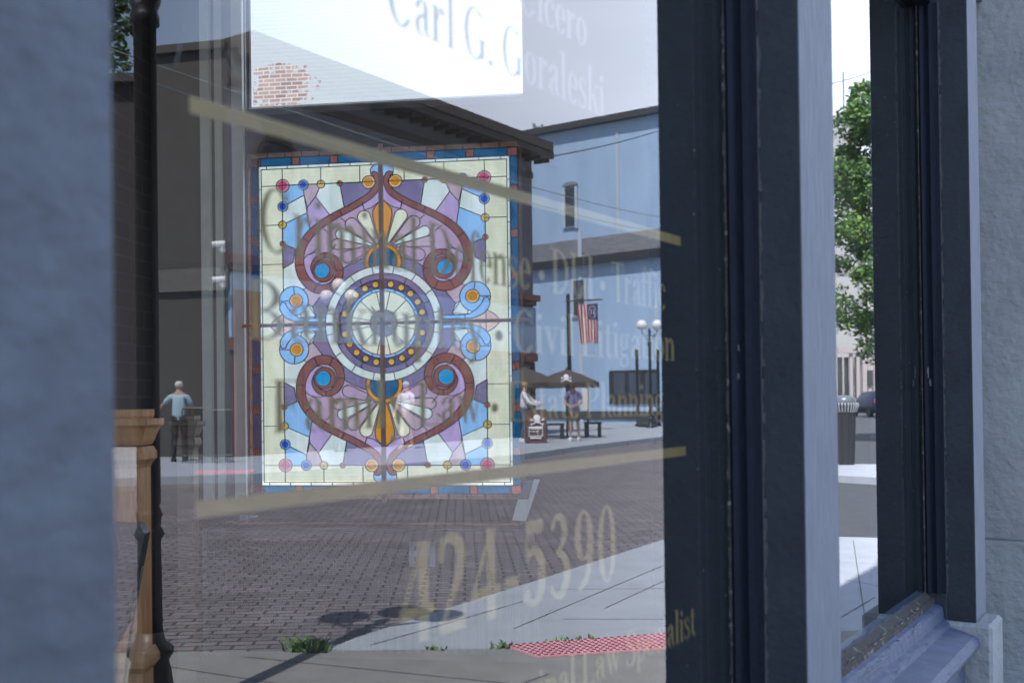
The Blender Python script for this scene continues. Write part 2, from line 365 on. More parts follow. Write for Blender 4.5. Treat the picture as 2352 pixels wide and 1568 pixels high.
def stroke(pts, wd):
    o = []; n = len(pts); P = []
    for i in range(n-1):
        p0 = pts[max(i-1, 0)]; p1 = pts[i]; p2 = pts[i+1]; p3 = pts[min(i+2, n-1)]
        for k in range(6):
            t = k/6; f = lambda a, b, c, d: .5*((2*b)+(-a+c)*t+(2*a-5*b+4*c-d)*t*t+(-a+3*b-3*c+d)*t**3)
            P.append((f(p0[0], p1[0], p2[0], p3[0]), f(p0[1], p1[1], p2[1], p3[1]), wd[i]*(1-t)+wd[i+1]*t))
    P.append((pts[-1][0], pts[-1][1], wd[-1])); e = []
    for k, (x, y, q) in enumerate(P):
        a = P[max(k-1, 0)]; b = P[min(k+1, len(P)-1)]; dx, dy = b[0]-a[0], b[1]-a[1]; l_ = math.hypot(dx, dy) or 1
        e.append(((x-dy/l_*q/2, y+dx/l_*q/2), (x+dy/l_*q/2, y-dx/l_*q/2)))
    for k in range(len(e)-1): o.append([e[k][0], e[k+1][0], e[k+1][1], e[k][1]])
    return o
def disc(x, y, r): return [[(x+r*math.cos(R(a)), y+r*math.sin(R(a))) for a in range(0, 360, 30)]]
X = .66
GL = {
 'C': (.72, lambda: ell(.37, .5, .34, .515, 45, 315)+rc(.60, .68, .63, 1.0)+stroke([(.61, .2), (.52, .05), (.4, .0)], [.03, .04, .03])),
 'G': (.80, lambda: ell(.37, .5, .34, .515, 48, 312)+rc(.62, .70, .65, 1.0)+rc(.55, .06, .68, .42)+rc(.46, .40, .76, .43)),
 'D': (.80, lambda: st(.08)+ell(.24, .5, .48, .5, -90, 90)+rc(.1, 0, .26, .035)+rc(.1, .965, .26, 1)),
 'B': (.70, lambda: st(.08)+ell(.24, .74, .34, .26, -90, 90)+ell(.24, .25, .40, .26, -90, 90)+rc(.1, .48, .26, .51)+rc(.1, 0, .26, .035)+rc(.1, .965, .26, 1)),
 'P': (.66, lambda: st(.08)+ell(.24, .73, .37, .27, -90, 90)+rc(.1, .46, .26, .49)+rc(.1, .965, .26, 1)),
 'F': (.62, lambda: st(.08)+rc(.1, .965, .56, 1)+rc(.53, .76, .56, 1)+rc(.2, .49, .42, .52)+rc(.40, .4, .43, .6)),
 'E': (.66, lambda: st(.08)+rc(.1, .965, .58, 1)+rc(.55, .76, .58, 1)+rc(.2, .49, .42, .52)+rc(.40, .4, .43, .6)+rc(.1, 0, .6, .035)+rc(.57, 0, .6, .25)),
 'L': (.62, lambda: st(.08)+rc(.1, 0, .58, .035)+rc(.55, 0, .58, .26)),
 'I': (.34, lambda: st(.1)),
 'T': (.66, lambda: st(.27, hi=0)+rc(.03, .965, .63, 1)+rc(.03, .74, .06, 1)+rc(.6, .74, .63, 1)),
 'U': (.78, lambda: rc(.1, .3, .23, 1)+rc(.03, .97, .3, 1)+rc(.62, .3, .65, 1)+rc(.55, .97, .73, 1)+ell(.375, .3, .275, .32, 180, 360, .12, .05)),
 'S': (.58, lambda: stroke([(.48, .78), (.40, .95), (.26, .99), (.11, .87), (.13, .70), (.30, .52), (.46, .36), (.47, .15), (.30, .0), (.14, .04), (.06, .22)], [.03, .04, .06, .1, .12, .14, .12, .10, .05, .04, .03])+rc(.47, .75, .5, 1)+rc(.05, 0, .08, .27)),
 'W': (1.0, lambda: [[(.05, 1), (.19, 1), (.37, 0), (.31, 0)], [(.31, 0), (.37, 0), (.54, .95), (.50, .95)], [(.40, 1), (.54, 1), (.72, 0), (.66, 0)], [(.66, 0), (.72, 0), (.95, 1), (.91, 1)]]+rc(0, .97, .25, 1)+rc(.36, .97, .6, 1)+rc(.83, .97, 1, 1)),
 'A': (.74, lambda: [[(.33, 1), (.40, 1), (.70, 0), (.55, 0)], [(.35, .95), (.38, .95), (.13, 0), (.09, 0)]]+rc(.2, .33, .55, .36)+rc(.02, 0, .22, .03)+rc(.46, 0, .76, .03)),
 'a': (.50, lambda: rc(.29, .1, .40, X-.12)+ell(.24, X-.17, .16, .17, 0, 160, .11, .03)+disc(.11, X-.15, .055)+ell(.21, .17, .16, .18, 60, 300, .11, .03)+stroke([(.3, .38), (.22, .35), (.12, .29)], [.04, .05, .05])+stroke([(.34, .12), (.4, .02), (.48, .06)], [.08, .05, .02])),
 'r': (.44, lambda: st(.08, 0, X, .12, hi=2)+stroke([(.2, .42), (.26, .6), (.34, .64)], [.03, .05, .08])+disc(.36, .58, .055)),
 'l': (.30, lambda: st(.09, 0, 1.03, .12, hi=2)),
 'o': (.52, lambda: ell(.26, .33, .23, .345, 0, 360, .12, .03)),
 'e': (.48, lambda: ell(.25, .33, .22, .345, 0, 320, .12, .03)+rc(.12, .35, .46, .38)),
 's': (.42, lambda: stroke([(.33, .5), (.27, .63), (.18, .64), (.09, .56), (.12, .44), (.22, .35), (.33, .24), (.32, .08), (.2, .01), (.1, .04), (.05, .16)], [.03, .03, .05, .08, .1, .11, .1, .08, .04, .03, .03])+rc(.32, .47, .345, .64)+rc(.045, .01, .07, .2)),
 'k': (.54, lambda: st(.08, 0, 1.03, .12, hi=2)+stroke([(.19, .26), (.3, .42), (.44, .63)], [.03, .03, .03])+[[(.25, .38), (.33, .44), (.52, 0), (.38, 0)]]+rc(.33, .62, .53, .65)+rc(.34, 0, .56, .03)),
 'i': (.29, lambda: st(.09, 0, X, .12, hi=2)+disc(.15, .88, .07)),
 'n': (.56, lambda: st(.07, 0, X, .12, hi=2)+st(.36, 0, .45, .12, hi=0)+ell(.325, .42, .155, .24, 0, 150, .12, .05)),
 'm': (.84, lambda: st(.07, 0, X, .12, hi=2)+st(.35, 0, .45, .12, hi=0)+st(.64, 0, .45, .12, hi=0)+ell(.315, .42, .155, .24, 0, 150, .12, .05)+ell(.605, .42, .155, .24, 0, 150, .12, .05)),
 'f': (.36, lambda: st(.1, 0, .82, .12, hi=0)+ell(.28, .8, .18, .23, 60, 180, .12, .04)+disc(.36, .93, .055)+rc(.02, X-.03, .36, X)),
 'u': (.56, lambda: rc(.08, .2, .2, X)+rc(.01, X-.03, .12, X)+rc(.37, 0, .49, X)+rc(.3, X-.03, .4, X)+rc(.4, 0, .56, .03)+ell(.235, .23, .155, .24, 180, 330, .12, .05)),
 'p': (.56, lambda: st(.07, -.3, X, .12, hi=2)+ell(.27, .33, .24, .345, -120, 120, .12, .03)),
 't': (.36, lambda: rc(.1, .14, .22, .86)+rc(.02, X-.03, .34, X)+ell(.24, .16, .14, .17, 180, 330, .12, .04)),
 'c': (.46, lambda: ell(.26, .33, .22, .345, 50, 320, .12, .03)+disc(.38, .52, .055)),
 'y': (.54, lambda: [[(.06, X), (.2, X), (.36, .1), (.28, 0)], [(.42, X), (.46, X), (.24, -.28), (.20, -.22)]]+rc(0, X-.03, .26, X)+rc(.34, X-.03, .54, X)+disc(.14, -.24, .06)),
 'v': (.54, lambda: [[(.06, X), (.2, X), (.35, .1), (.28, 0)], [(.42, X), (.46, X), (.31, 0), (.27, 0)]]+rc(0, X-.03, .26, X)+rc(.34, X-.03, .54, X)),
 'w': (.78, lambda: [[(.06, X), (.19, X), (.31, .1), (.25, 0)], [(.36, X), (.4, X), (.29, 0), (.25, 0)], [(.31, X), (.43, X), (.56, .1), (.5, 0)], [(.66, X), (.7, X), (.54, 0), (.5, 0)]]+rc(0, X-.03, .24, X)+rc(.58, X-.03, .76, X)),
 'g': (.50, lambda: ell(.22, .44, .18, .22, 0, 360, .1, .03)+ell(.22, -.1, .2, .15, 0, 360, .07, .04)+stroke([(.12, .24), (.08, .14), (.16, .09), (.32, .07), (.40, -.02)], [.03, .06, .08, .08, .06])+stroke([(.36, .6), (.42, .65), (.48, .62)], [.03, .04, .06])),
 'h': (.56, lambda: st(.07, 0, 1.03, .12, hi=2)+st(.36, 0, .45, .12, hi=0)+ell(.325, .42, .155, .24, 0, 150, .12, .05)),
 '.': (.24, lambda: disc(.1, .06, .07)), '•': (.36, lambda: disc(.18, .36, .12)), ' ': (.26, lambda: []),
 '-': (.40, lambda: rc(.06, .28, .36, .40)),
 '4': (.60, lambda: rc(.33, 0, .49, .98)+rc(.04, .25, .58, .36)+[[(.04, .30), (.10, .30), (.44, .98), (.38, .98)]]),
 '2': (.58, lambda: stroke([(.1, .72), (.14, .92), (.29, .96), (.43, .84), (.41, .6), (.27, .35), (.1, .08)], [.06, .08, .12, .16, .15, .09, .05])+rc(.06, 0, .52, .14)+rc(.48, 0, .52, .28)),
 '5': (.58, lambda: rc(.13, .82, .48, .97)+rc(.12, .5, .16, .97)+stroke([(.13, .56), (.27, .62), (.43, .50), (.44, .2), (.3, .03), (.12, .08)], [.06, .12, .17, .16, .08, .06])+disc(.12, .13, .08)),
 '3': (.58, lambda: stroke([(.1, .8), (.2, .95), (.34, .92), (.40, .76), (.30, .58), (.2, .54)], [.07, .06, .11, .14, .08, .05])+stroke([(.2, .54), (.38, .46), (.45, .26), (.34, .05), (.18, .03), (.08, .14)], [.05, .12, .16, .12, .06, .08])),
 '9': (.60, lambda: ell(.29, .66, .23, .32, 0, 360, .14, .05)+stroke([(.46, .66), (.44, .35), (.32, .1), (.14, .02)], [.13, .13, .10, .04])),
 '0': (.60, lambda: ell(.29, .49, .24, .5, 0, 360, .13, .04)),
}
def text_on_glass(txt, px0, px1, base, cap, parent, mats=gold, name='lettering', eoff=-.004, mi_off=(0, 0), label=None):
    s0, s1 = sx(px0), sx(px1); tot = sum(GL[c][0] for c in txt); k = (s1-s0)/tot; x = 0; m = MB(); i = 0
    for c in txt:
        wd, fn = GL[c]
        for pl in fn():
            i += 1
            m.poly([W(s0+(x+q[0])*k+mi_off[0], eoff-(i % 7)*.00008, base+q[1]*cap+mi_off[1]) for q in pl])
        x += wd
    o = m.build(name, mats, parent, virt=False)
    if label: o['label'] = label
    return o

# ------------------------------------------------------------ the shop building
shop = thing('shop_building', 'blue grey painted shop front with big glass windows, near and oblique, filling the frame', 'building', W(2, 0, 0), virt=False)
HT = 2.92; HB = .69; TOP = 7
S_G1 = (.52, sx(1676)); S_P1 = (S_G1[1], S_G1[1]+.25); S_G2 = (S_P1[1], sx(2119)); S_P2 = (S_G2[1], S_G2[1]+.20)
m = MB()
m.wbox(-12, 5.4, -.22, .10, HT+.25, TOP); m.wbox(-6, .2, -.22, .05, 0, HT+.25)
m.build('wall', paint_front, shop, virt=False)
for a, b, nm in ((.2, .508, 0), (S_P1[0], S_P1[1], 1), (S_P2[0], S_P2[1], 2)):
    m = MB(); c0 = HB-.10 if nm == 2 else .02
    m.wbox(a, b, .075, (.192, .170, .178)[nm], c0, HT+.25, 0)
    m.wbox(a, b+(.0), -.20, .075, c0, HT+.25, 0)
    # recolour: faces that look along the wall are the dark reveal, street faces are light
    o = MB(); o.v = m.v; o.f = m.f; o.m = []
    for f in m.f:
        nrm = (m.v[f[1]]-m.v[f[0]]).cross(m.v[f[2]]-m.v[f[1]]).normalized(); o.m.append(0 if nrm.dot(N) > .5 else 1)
    post = o.build('post', [paint_front if nm else paint_front_shaded, paint_side], shop, virt=False)
    bev = post.modifiers.new('b', 'BEVEL'); bev.width = .004; bev.segments = 2; bev.limit_method = 'ANGLE'
    if nm == 0: post['label'] = 'nearest post, out of focus at the left edge'
    if nm:
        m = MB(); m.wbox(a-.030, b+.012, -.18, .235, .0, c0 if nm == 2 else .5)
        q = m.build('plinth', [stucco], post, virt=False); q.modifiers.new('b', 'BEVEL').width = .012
# glazing beads (the dark rounded strips beside the glass)
glass_front = glassmat('shop_window_glass'); glass_edge = clearmat('glass_edges')
wins = []
for (a, b), nm in ((S_G1, 1), (S_G2, 2)):
    m = MB()
    m.wbox(a, b, -.006, 0, HB, HT)
    g = MB(); g.v = m.v; g.f = m.f; g.m = []
    for f in m.f:
        nrm = (m.v[f[1]]-m.v[f[0]]).cross(m.v[f[2]]-m.v[f[1]]).normalized(); g.m.append(0 if nrm.dot(N) > .5 else 1)
    win = g.build('window', [glass_front, glass_edge], shop, virt=False)
    win['label'] = ('near window pane with gold lettering, reflecting the street' if nm == 1 else 'far window pane reflecting a green tree')
    wins.append(win)
    m = MB()
    # rounded bead profile swept vertically at the far end of each pane
    prof = [(0, .0), (-.012, .003), (-.018, .012), (-.012, .022), (-.007, .026), (-.009, .034), (-.014, .044), (-.010, .056), (-.004, .060), (-.003, .074), (.0, .074)]
    for k in range(len(prof)-1):
        (s0, e0), (s1, e1) = prof[k], prof[k+1]
        m.poly([W(b+s0, e0, HB), W(b+s0, e0, HT), W(b+s1, e1, HT), W(b+s1, e1, HB)])
    m.build('glazing_bead', paint_bead, win, virt=False)
    m = MB(); rnd = random.Random(nm)
    # ragged flaking putty along the glass edge
    h = HB
    while h < HT:
        h2 = h+rnd.uniform(.008, .03); w_ = rnd.uniform(.004, .013)
        m.poly([W(b-.012-w_, .001, h), W(b-.012-w_*rnd.uniform(.6, 1.2), .001, h2), W(b-.004, .007, h2), W(b-.004, .007, h)]); h = h2
    m.build('putty', putty, win, virt=False)
    m = MB(); h = HB
    while h < HT:
        h2 = h+rnd.uniform(.006, .03); e1 = .078+rnd.uniform(0, .006)
        if rnd.random() < .85: m.poly([W(b-.0015, .0745, h), W(b-.0015, .0745, h2), W(b-.0015, e1, h2), W(b-.0015, e1*rnd.uniform(.97, 1.02), h)])
        h = h2
    m.build('chipped_edge', mat('chipped_grey_edge%d' % nm, (.026, .029, .033), .8, .5, 60), win, virt=False)
    m = MB()
    for hh in [rnd.gauss(1.55, .07) for _ in range(7 if nm == 1 else 3)]:
        l_ = rnd.uniform(.006, .035); q_ = rnd.uniform(.002, .006); c = W(b-.012, .012+rnd.uniform(0, .02), hh); m.poly([c, c+Vector((0, 0, l_))-U*q_*.5, c+Vector((0, 0, l_*1.2))+N*q_, c+Vector((0, 0, -.004))+N*q_*1.3])
    m.build('loose_flakes', mat('loose_flake%d' % nm, (.06, .065, .072), .8, .4), win, virt=False)
    m = MB()
    for _ in range(70):
        ss, hh, r_ = rnd.uniform(a, b), rnd.uniform(HB, 2.6), rnd.uniform(.0005, .0016); m.poly([W(ss+r_*math.cos(t), .0008, hh+r_*1.6*math.sin(t)) for t in (0, 1.2, 2.5, 3.6, 5)])
    if nm == 1:
        for (x0, y0), (x1, y1) in (((430, 60), (410, 150)), ((1185, 700), (1192, 690))): m.poly([W(sx(x0), .0008, wall_h(x0, y0)), W(sx(x1), .0008, wall_h(x1, y1)), W(sx(x1)+.0006, .0008, wall_h(x1, y1)), W(sx(x0)+.0006, .0008, wall_h(x0, y0))])
    m.build('dust_specks', mat('dust%d' % nm, (.20, .22, .23), .9, .1), win, virt=False)
    m = MB(); m.wbox(a, b, -.03, .05, HT, HT+.25); m.build('transom', paint_bead, win, virt=False)
    # sill: a moulded profile along the wall
    prof = [(-.03, HB+.004), (.001, HB), (.022, HB-.018), (.030, HB-.020), (.034, HB-.042), (.050, HB-.046), (.060, HB-.052), (.064, HB-.095), (.078, HB-.100), (.088, HB-.105), (.092, HB-.118), (.130, HB-.128), (.175, HB-.140), (.190, HB-.150), (.194, HB-.168), (.188, HB-.185), (.170, HB-.196), (.150, HB-.205), (.140, HB-.24), (.138, .25), (.16, .24), (.16, 0), (-.03, 0)]
    m = MB(); rr = []
    n = 60 if nm == 2 else 12
    for k in range(n+1):
        s_ = a+(b-a)*k/n; rr.append([W(s_, e+(rnd.uniform(-.0012, .0012) if 2 < i < 18 else 0), h_+(rnd.uniform(-.0012, .0012) if 2 < i < 18 else 0)) for i, (e, h_) in enumerate(prof)])
    m.loft(rr, 0)
    np_ = len(prof); o = m
    for fi, f in enumerate(o.f[:-2]):
        k = fi % np_
        o.m[fi] = 1 if k in (1, 2, 3) else 0
    o.build('sill', [paint_sill, putty], win, virt=False)
    # blobs of peeled paint on the sill
    m = MB()
    for _ in range(55 if nm == 2 else 10):
        s_ = rnd.uniform(a, b); k = rnd.choice((2, 3, 5, 6, 9)); e, h_ = prof[k]; r_ = rnd.uniform(.003, .010); st3 = rnd.uniform(1, 3)
        c = W(s_, e+.003, h_+.002); m.poly([c+U*r_*st3*math.cos(t)+N*r_*.4*math.sin(t)+Vector((0, 0, r_*.35*math.sin(t*2+1))) for t in [i*.9 for i in range(7)]])
    m.build('flaked_paint', mat('bare_old_paint%d' % nm, (.14, .14, .15), .9, .4, 40, .5), win, virt=False)
# stucco pier beyond the far post
m = MB(); sp = 5.0
m.wbox(sp, sp+.9, -.2, .34, .80, TOP); m.wbox(sp-.006, sp+.9, -.2, .346, 0, .793); m.wbox(sp+.006, sp+.9, -.2, .33, .79, .81)
pier = m.build('stucco_pier', stucco, shop, virt=False); b_ = pier.modifiers.new('b', 'BEVEL'); b_.width = .004
# lettering on the inside of the near pane
w1 = wins[0]
def bar_on_glass(p0, p1, th0, name='lettering'):
    s0, s1 = sx(p0[0]), sx(p1[0]); h0 = wall_h(*p0); hw = th0
    m = MB(); m.poly([W(s0, -.004, h0-hw), W(s1, -.004, h0-hw), W(s1, -.004, h0+hw), W(s0, -.004, h0+hw)]); return m.build(name, gold, w1, virt=False)
bar_on_glass((447, 240), (1572, 553), .0095); bar_on_glass((452, 1171), (1577, 1034), .0095)
dim_ink = mat('dark_bronze_lettering', (.022, .021, .022), .5, .1)
def row(txt, px0, px1, bx, by, ty, mt=None):
    b = wall_h(bx, by); return text_on_glass(txt, px0, px1, b, wall_h(bx, ty)-b, w1, mats=mt or gold)
row('Cicero', 1206, 1364, 1225, 38, -62, dim_ink)
row('Carl G. Goraleski', 905, 1402, 935, 62, -68, dim_ink)
row('Criminal Defense • DUI • Traffic', 603, 1536, 630, 578, 432)
row('Bankruptcy • Civil Litigation', 574, 1556, 590, 778, 640)
row('Family Law • Estate Planning', 630, 1528, 650, 993, 872)
row('424-5390', 912, 1420, 950, 1482, 1243)
bb = wall_h(1545, 1482); cc = .064
text_on_glass('Criminal Law Specialist', 1088, 1594, bb, cc, w1)
text_on_glass('Criminal Law Specialist', 1088, 1594, bb, cc, w1, mats=shadowink, eoff=-.0055, mi_off=(.006, -.006), label='black edge of the lowest lettering line')

# ------------------------------------------------------------ inside the shop
FH = 4.6   # ceiling height
def iw_rect(m, x0, y0, x1, y1, off=0, thick=.0, mi=0):
    a, b, c, d = IW(x0, y1, off), IW(x1, y1, off), IW(x1, y0, off), IW(x0, y0, off)
    xa = (a-IW0).dot(IWX); xb = (c-IW0).dot(IWX); za, zb = a.z, c.z
    q = IW0+IWN*(off+thick/2)+IWX*((xa+xb)/2); q.z = (za+zb)/2
    m.box(q, IWX*(abs(xb-xa)/2), IWN*(max(thick, .002)/2), (0, 0, abs(zb-za)/2), mi)
def IWc(x, z, off): q = IW0+IWX*x+IWN*off; q.z = z; return q
xl = (IW(573, 700)-IW0).dot(IWX); xr = (IW(1207, 700)-IW0).dot(IWX)
zt = 3.4; zm1 = IW(890, 231).z; zs = IW(880, 1205).z
m = MB()
def wallseg(x0, x1, z0, z1, off0=-.06, off1=0): m.box(IWc((x0+x1)/2, (z0+z1)/2, (off0+off1)/2), IWX*((x1-x0)/2), IWN*((off1-off0)/2), (0, 0, (z1-z0)/2))
XE = (-D-.04-N.dot(IW0))/N.dot(IWX)
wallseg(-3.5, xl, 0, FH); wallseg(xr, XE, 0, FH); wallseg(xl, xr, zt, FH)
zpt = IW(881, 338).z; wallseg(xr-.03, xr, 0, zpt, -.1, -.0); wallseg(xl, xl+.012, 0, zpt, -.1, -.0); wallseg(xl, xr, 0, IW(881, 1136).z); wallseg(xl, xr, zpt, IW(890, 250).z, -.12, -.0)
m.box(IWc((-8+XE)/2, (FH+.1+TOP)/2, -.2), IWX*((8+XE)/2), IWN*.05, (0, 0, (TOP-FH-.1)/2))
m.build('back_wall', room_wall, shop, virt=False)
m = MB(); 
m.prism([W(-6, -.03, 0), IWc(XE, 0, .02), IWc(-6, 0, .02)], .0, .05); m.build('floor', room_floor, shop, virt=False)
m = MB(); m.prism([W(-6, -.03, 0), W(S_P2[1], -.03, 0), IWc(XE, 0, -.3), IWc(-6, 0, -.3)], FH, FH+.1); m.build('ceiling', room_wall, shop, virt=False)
m = MB(); m.prism([W(-12, .1, 0), W(5.4, .1, 0), IWc(XE+.5, 0, -.3), IWc(-12, 0, -.3)], TOP, TOP+.1); m.build('roof', asph, shop, virt=False)
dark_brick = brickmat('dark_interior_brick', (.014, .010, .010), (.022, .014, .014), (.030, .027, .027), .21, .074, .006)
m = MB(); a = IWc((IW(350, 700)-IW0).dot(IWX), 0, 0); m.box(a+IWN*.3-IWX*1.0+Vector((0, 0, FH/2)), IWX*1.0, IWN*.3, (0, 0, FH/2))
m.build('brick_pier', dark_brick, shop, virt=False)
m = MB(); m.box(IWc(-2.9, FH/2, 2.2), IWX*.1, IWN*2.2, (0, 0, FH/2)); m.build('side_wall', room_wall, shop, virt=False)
# the back window
win_o = MB()
def strip(x0, x1, off, th, y0=-2000, y1=1150):
    a = (IW(x0, 700, off)-IW0).dot(IWX); b = (IW(x1, 700, off)-IW0).dot(IWX); z1 = IW(x0, y1, off).z
    win_o.box(IWc((a+b)/2, (z1+zt)/2, off+th/2), IWX*((b-a)/2), IWN*(th/2), (0, 0, (zt-z1)/2))
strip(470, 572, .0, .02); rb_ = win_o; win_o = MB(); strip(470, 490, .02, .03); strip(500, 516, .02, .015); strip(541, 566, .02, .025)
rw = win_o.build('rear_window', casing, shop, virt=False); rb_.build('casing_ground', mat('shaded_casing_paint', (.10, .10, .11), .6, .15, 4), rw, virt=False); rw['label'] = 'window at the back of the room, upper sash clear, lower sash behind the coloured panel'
m = MB(); z2 = IW(890, 262).z
m.box(IWc((xl+xr)/2, (zm1+z2)/2, -.05), IWX*((xr-xl)/2), IWN*.02, (0, 0, abs(zm1-z2)/2)); m.build('meeting_rail', mat('dark_rail_paint', (.05, .05, .055), .4, .1), rw, virt=False)
m = MB()
for y in (248, 300):
    z = IW(890, y-18 if y == 248 else y-15).z; m.box(IWc((xl+xr)/2, z, -.02), IWX*((xr-xl)/2), IWN*.006, (0, 0, .0035 if y == 248 else .0015))
m.box(IWc(xl+.006, (zm1+zt)/2, -.03), IWX*.005, IWN*.01, (0, 0, (zt-zm1)/2))
m.build('bright_rail_edge', mat('bright_white_edge', (.8, .8, .8), .4, .1), rw, virt=False)
m = MB(); m.box(IWc((xl+xr)/2, zs-.02, .10), IWX*((xr-xl)/2+.05), IWN*.11, (0, 0, .02)); sill = m.build('sill', mat('dark_purple_sill', (.05, .035, .04), .35, .1), rw, virt=False)
m = MB(); zc = IW(880, 1201, .2).z; m.tube([IWc(xl-.03, zc, .215), IWc(xr, zc, .215)], .005, 6); m.build('copper_edge', copper, rw, virt=False)
m = MB(); m.box(IWc((xl+xr)/2, (zm1+zt)/2, -.07), IWX*((xr-xl)/2), IWN*.002, (0, 0, (zt-zm1)/2)); m.build('pane', glass_edge, rw, virt=False)
# slatted cover below
rc_ = thing('radiator_cover', 'pale slatted radiator cover standing under the back window', 'radiator cover', IWc(0, .05, .1), virt=False)
m = MB(); iw_rect(m, 478, 1222, 1240, 1500, .12, .02); m.build('panel', mat('grey_cover_paint', (.025, .024, .024), .6, .12, 5), rc_, virt=False)
m = MB()
for k in range(36):
    x = 492+k*21; iw_rect(m, x, 1240, x+2.5, 1500, .141, .002); iw_rect(m, x+6, 1240, x+8, 1500, .141, .002)
m.build('slats', mat('light_slat_paint', (.036, .036, .036), .6, .1), rc_, virt=False)
m = MB(); iw_rect(m, 474, 1214, 482, 1500, .12, .03); iw_rect(m, 474, 1214, 1244, 1218, .12, .03); m.build('rim', mat('rim_paint', (.07, .07, .07), .6, .1), rc_, virt=False)
# wall socket and paper on the sill
sk = thing('wall_socket', 'white double wall socket below the coloured panel', 'socket', IW(970, 1300, .15), virt=False)
m = MB(); iw_rect(m, 940, 1240, 1000, 1300, .142, .006); m.build('plate', mat('socket_plastic', (.22, .22, .24), .4, .05), sk, virt=False)
m = MB()
for y in (1253, 1278): iw_rect(m, 952, y, 955, y+10, .149, .001); iw_rect(m, 962, y, 965, y+10, .149, .001)
m.build('slots', lead, sk, virt=False)
br = thing('brochure', 'grey and white folded brochure leaning at the right end of the window sill', 'brochure', IW(1200, 1195, .16), virt=False)
m = MB(); P_ = lambda x, y, o=.17: IW(x, y, o)
m.poly([P_(1176, 1194), P_(1208, 1196), P_(1240, 1100, .12), P_(1226, 1100, .12), P_(1213, 1146, .14), P_(1190, 1146, .14)]); m.poly([P_(1191, 1143, .142), P_(1212, 1143, .142), P_(1226, 1102, .122), P_(1206, 1104, .122)], 1)
m.build('sheet', [mat('grey_white_paper', (.33, .34, .33), .6, .05), mat('dark_print', (.08, .10, .14), .6, .05)], br, virt=False)
st_ = thing('card_sign', 'small row of payment card stickers at the left end of the back window sill', 'sticker', IW(570, 1190, .2), virt=False)
m = MB(); iw_rect(m, 551, 1182, 570, 1193, .222, .001); iw_rect(m, 572, 1182, 592, 1188, .222, .001); m.build('sticker', mat('white_sticker', (.25, .26, .32), .5, .05), st_, virt=False)
fc = bpy.data.curves.new('t', 'FONT'); fc.body = 'VISA'; fc.size = .018; fo = bpy.data.objects.new('t', fc); COL.objects.link(fo); bpy.context.view_layer.update()
me = fo.evaluated_get(bpy.context.evaluated_depsgraph_get()).to_mesh(); m = MB()
tv = [v.co.copy() for v in me.vertices]; a = IW(553, 1191, .2255)
for p in me.polygons: m.poly([a+IWX*tv[i].x*.75+Vector((0, 0, tv[i].y*.9)) for i in p.vertices])
bpy.data.objects.remove(fo); m.build('letters', mat('navy_print', (.02, .03, .12), .5, .05), st_, virt=False)
# carved oak newel posts inside
def newel(px, dep, topy, k, label, wd=70):
    c = at(px, dep, 0); t = thing('carved_post', label, 'carved post', c, virt=False, group='carved oak posts inside the shop')
    zt_ = hgt(px, topy, dep); q = wd/2/F*dep
    def sq(m, prof):
        m.loft([[c+Vector((sx_*r_, sy_*r_, z)) for sx_, sy_ in ((-1, -1), (1, -1), (1, 1), (-1, 1))] for r_, z in prof])
    m = MB(); sq(m, [(q*1.0, zt_), (q*1.0, zt_-.02*k), (q*.95, zt_-.03*k)][::-1]); m.build('cap_block', oak, t, virt=False)
    m = MB(); sq(m, [(q*.88, zt_-.115*k), (q*1.02, zt_-.10*k), (q*1.08, zt_-.085*k), (q*1.25, zt_-.06*k), (q*1.42, zt_-.05*k), (q*1.42, zt_-.03*k)]); sq(m, [(q*.8, zt_-.19*k), (q*.9, zt_-.175*k), (q*1.1, zt_-.16*k), (q*1.1, zt_-.14*k), (q*.95, zt_-.12*k)]); m.build('capital', oak, t, virt=False)
    m = MB(); sq(m, [(q*.82, .60), (q*.82, zt_-.19*k)]); sq(m, [(q*.86, .34), (q*.86, .60)]); m.build('shaft', oak, t, virt=False)
    m = MB(); 
    for z0, z1 in ((zt_-.42*k, zt_-.24*k),): 
        m.box(c+Vector((q*.1, -q*.83, (z0+z1)/2)), (q*.5, 0, 0), (0, .006, 0), (0, 0, (z1-z0)/2)); m.box(c+Vector((q*.1, -q*.87, (z0+z1)/2)), (q*.32, 0, 0), (0, .006, 0), (0, 0, (z1-z0)/2-.02))
    m.box(c+Vector((q*.1, -q*.75, .47)), (q*.5, 0, 0), (0, .006, 0), (0, 0, .10)); m.build('carved_panel', oak, t, virt=False)
    m = MB(); sq(m, [(q*.9, .58), (q*1.15, .60), (q*1.15, .62), (q*.95, .65)]); sq(m, [(q*1.15, .05), (q*1.15, .27), (q*1.3, .30), (q*1.28, .33), (q*1.05, .36), (q*.95, .40)]); m.build('base_mouldings', oak, t, virt=False)
    return t
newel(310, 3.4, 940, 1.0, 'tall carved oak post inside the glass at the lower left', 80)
oak = mat('shade_darkened_oak', (.06, .035, .02), .5, .3)  # same oak, colour darkened to stand in for shade on the second post
newel(438, 4.15, 955, .7, 'shorter carved post, oak darkened for shade, half lost behind the man', 46)
ch = thing('chair', 'black upholstered chair in front of the tall carved oak post', 'chair', at(300, 3.1, 0), virt=False)
m = MB(); bk = [P3(250, 1200, 3.1), P3(318, 1203, 3.1), P3(332, 1225, 3.1), P3(318, 1300, 3.1), P3(284, 1440, 3.1), P3(250, 1500, 3.1)]
m.loft([bk, [p+Vector((0, .05, 0)) for p in bk]]); m.build('backrest', mat('black_leather', (.012, .013, .016), .4, .2, 8, .2), ch, virt=False)
m = MB(); m.tube([P3(327, 1300, 3.07), P3(302, 1440, 3.07), P3(285, 1568, 3.07)], .004, 6); m.tube([P3(240, 1568, 3.3), P3(250, 1700, 3.3)], .004, 6); m.build('leg', mat('bright_chrome', (.7, .7, .7), .2, .02, metal=1), ch, virt=False)
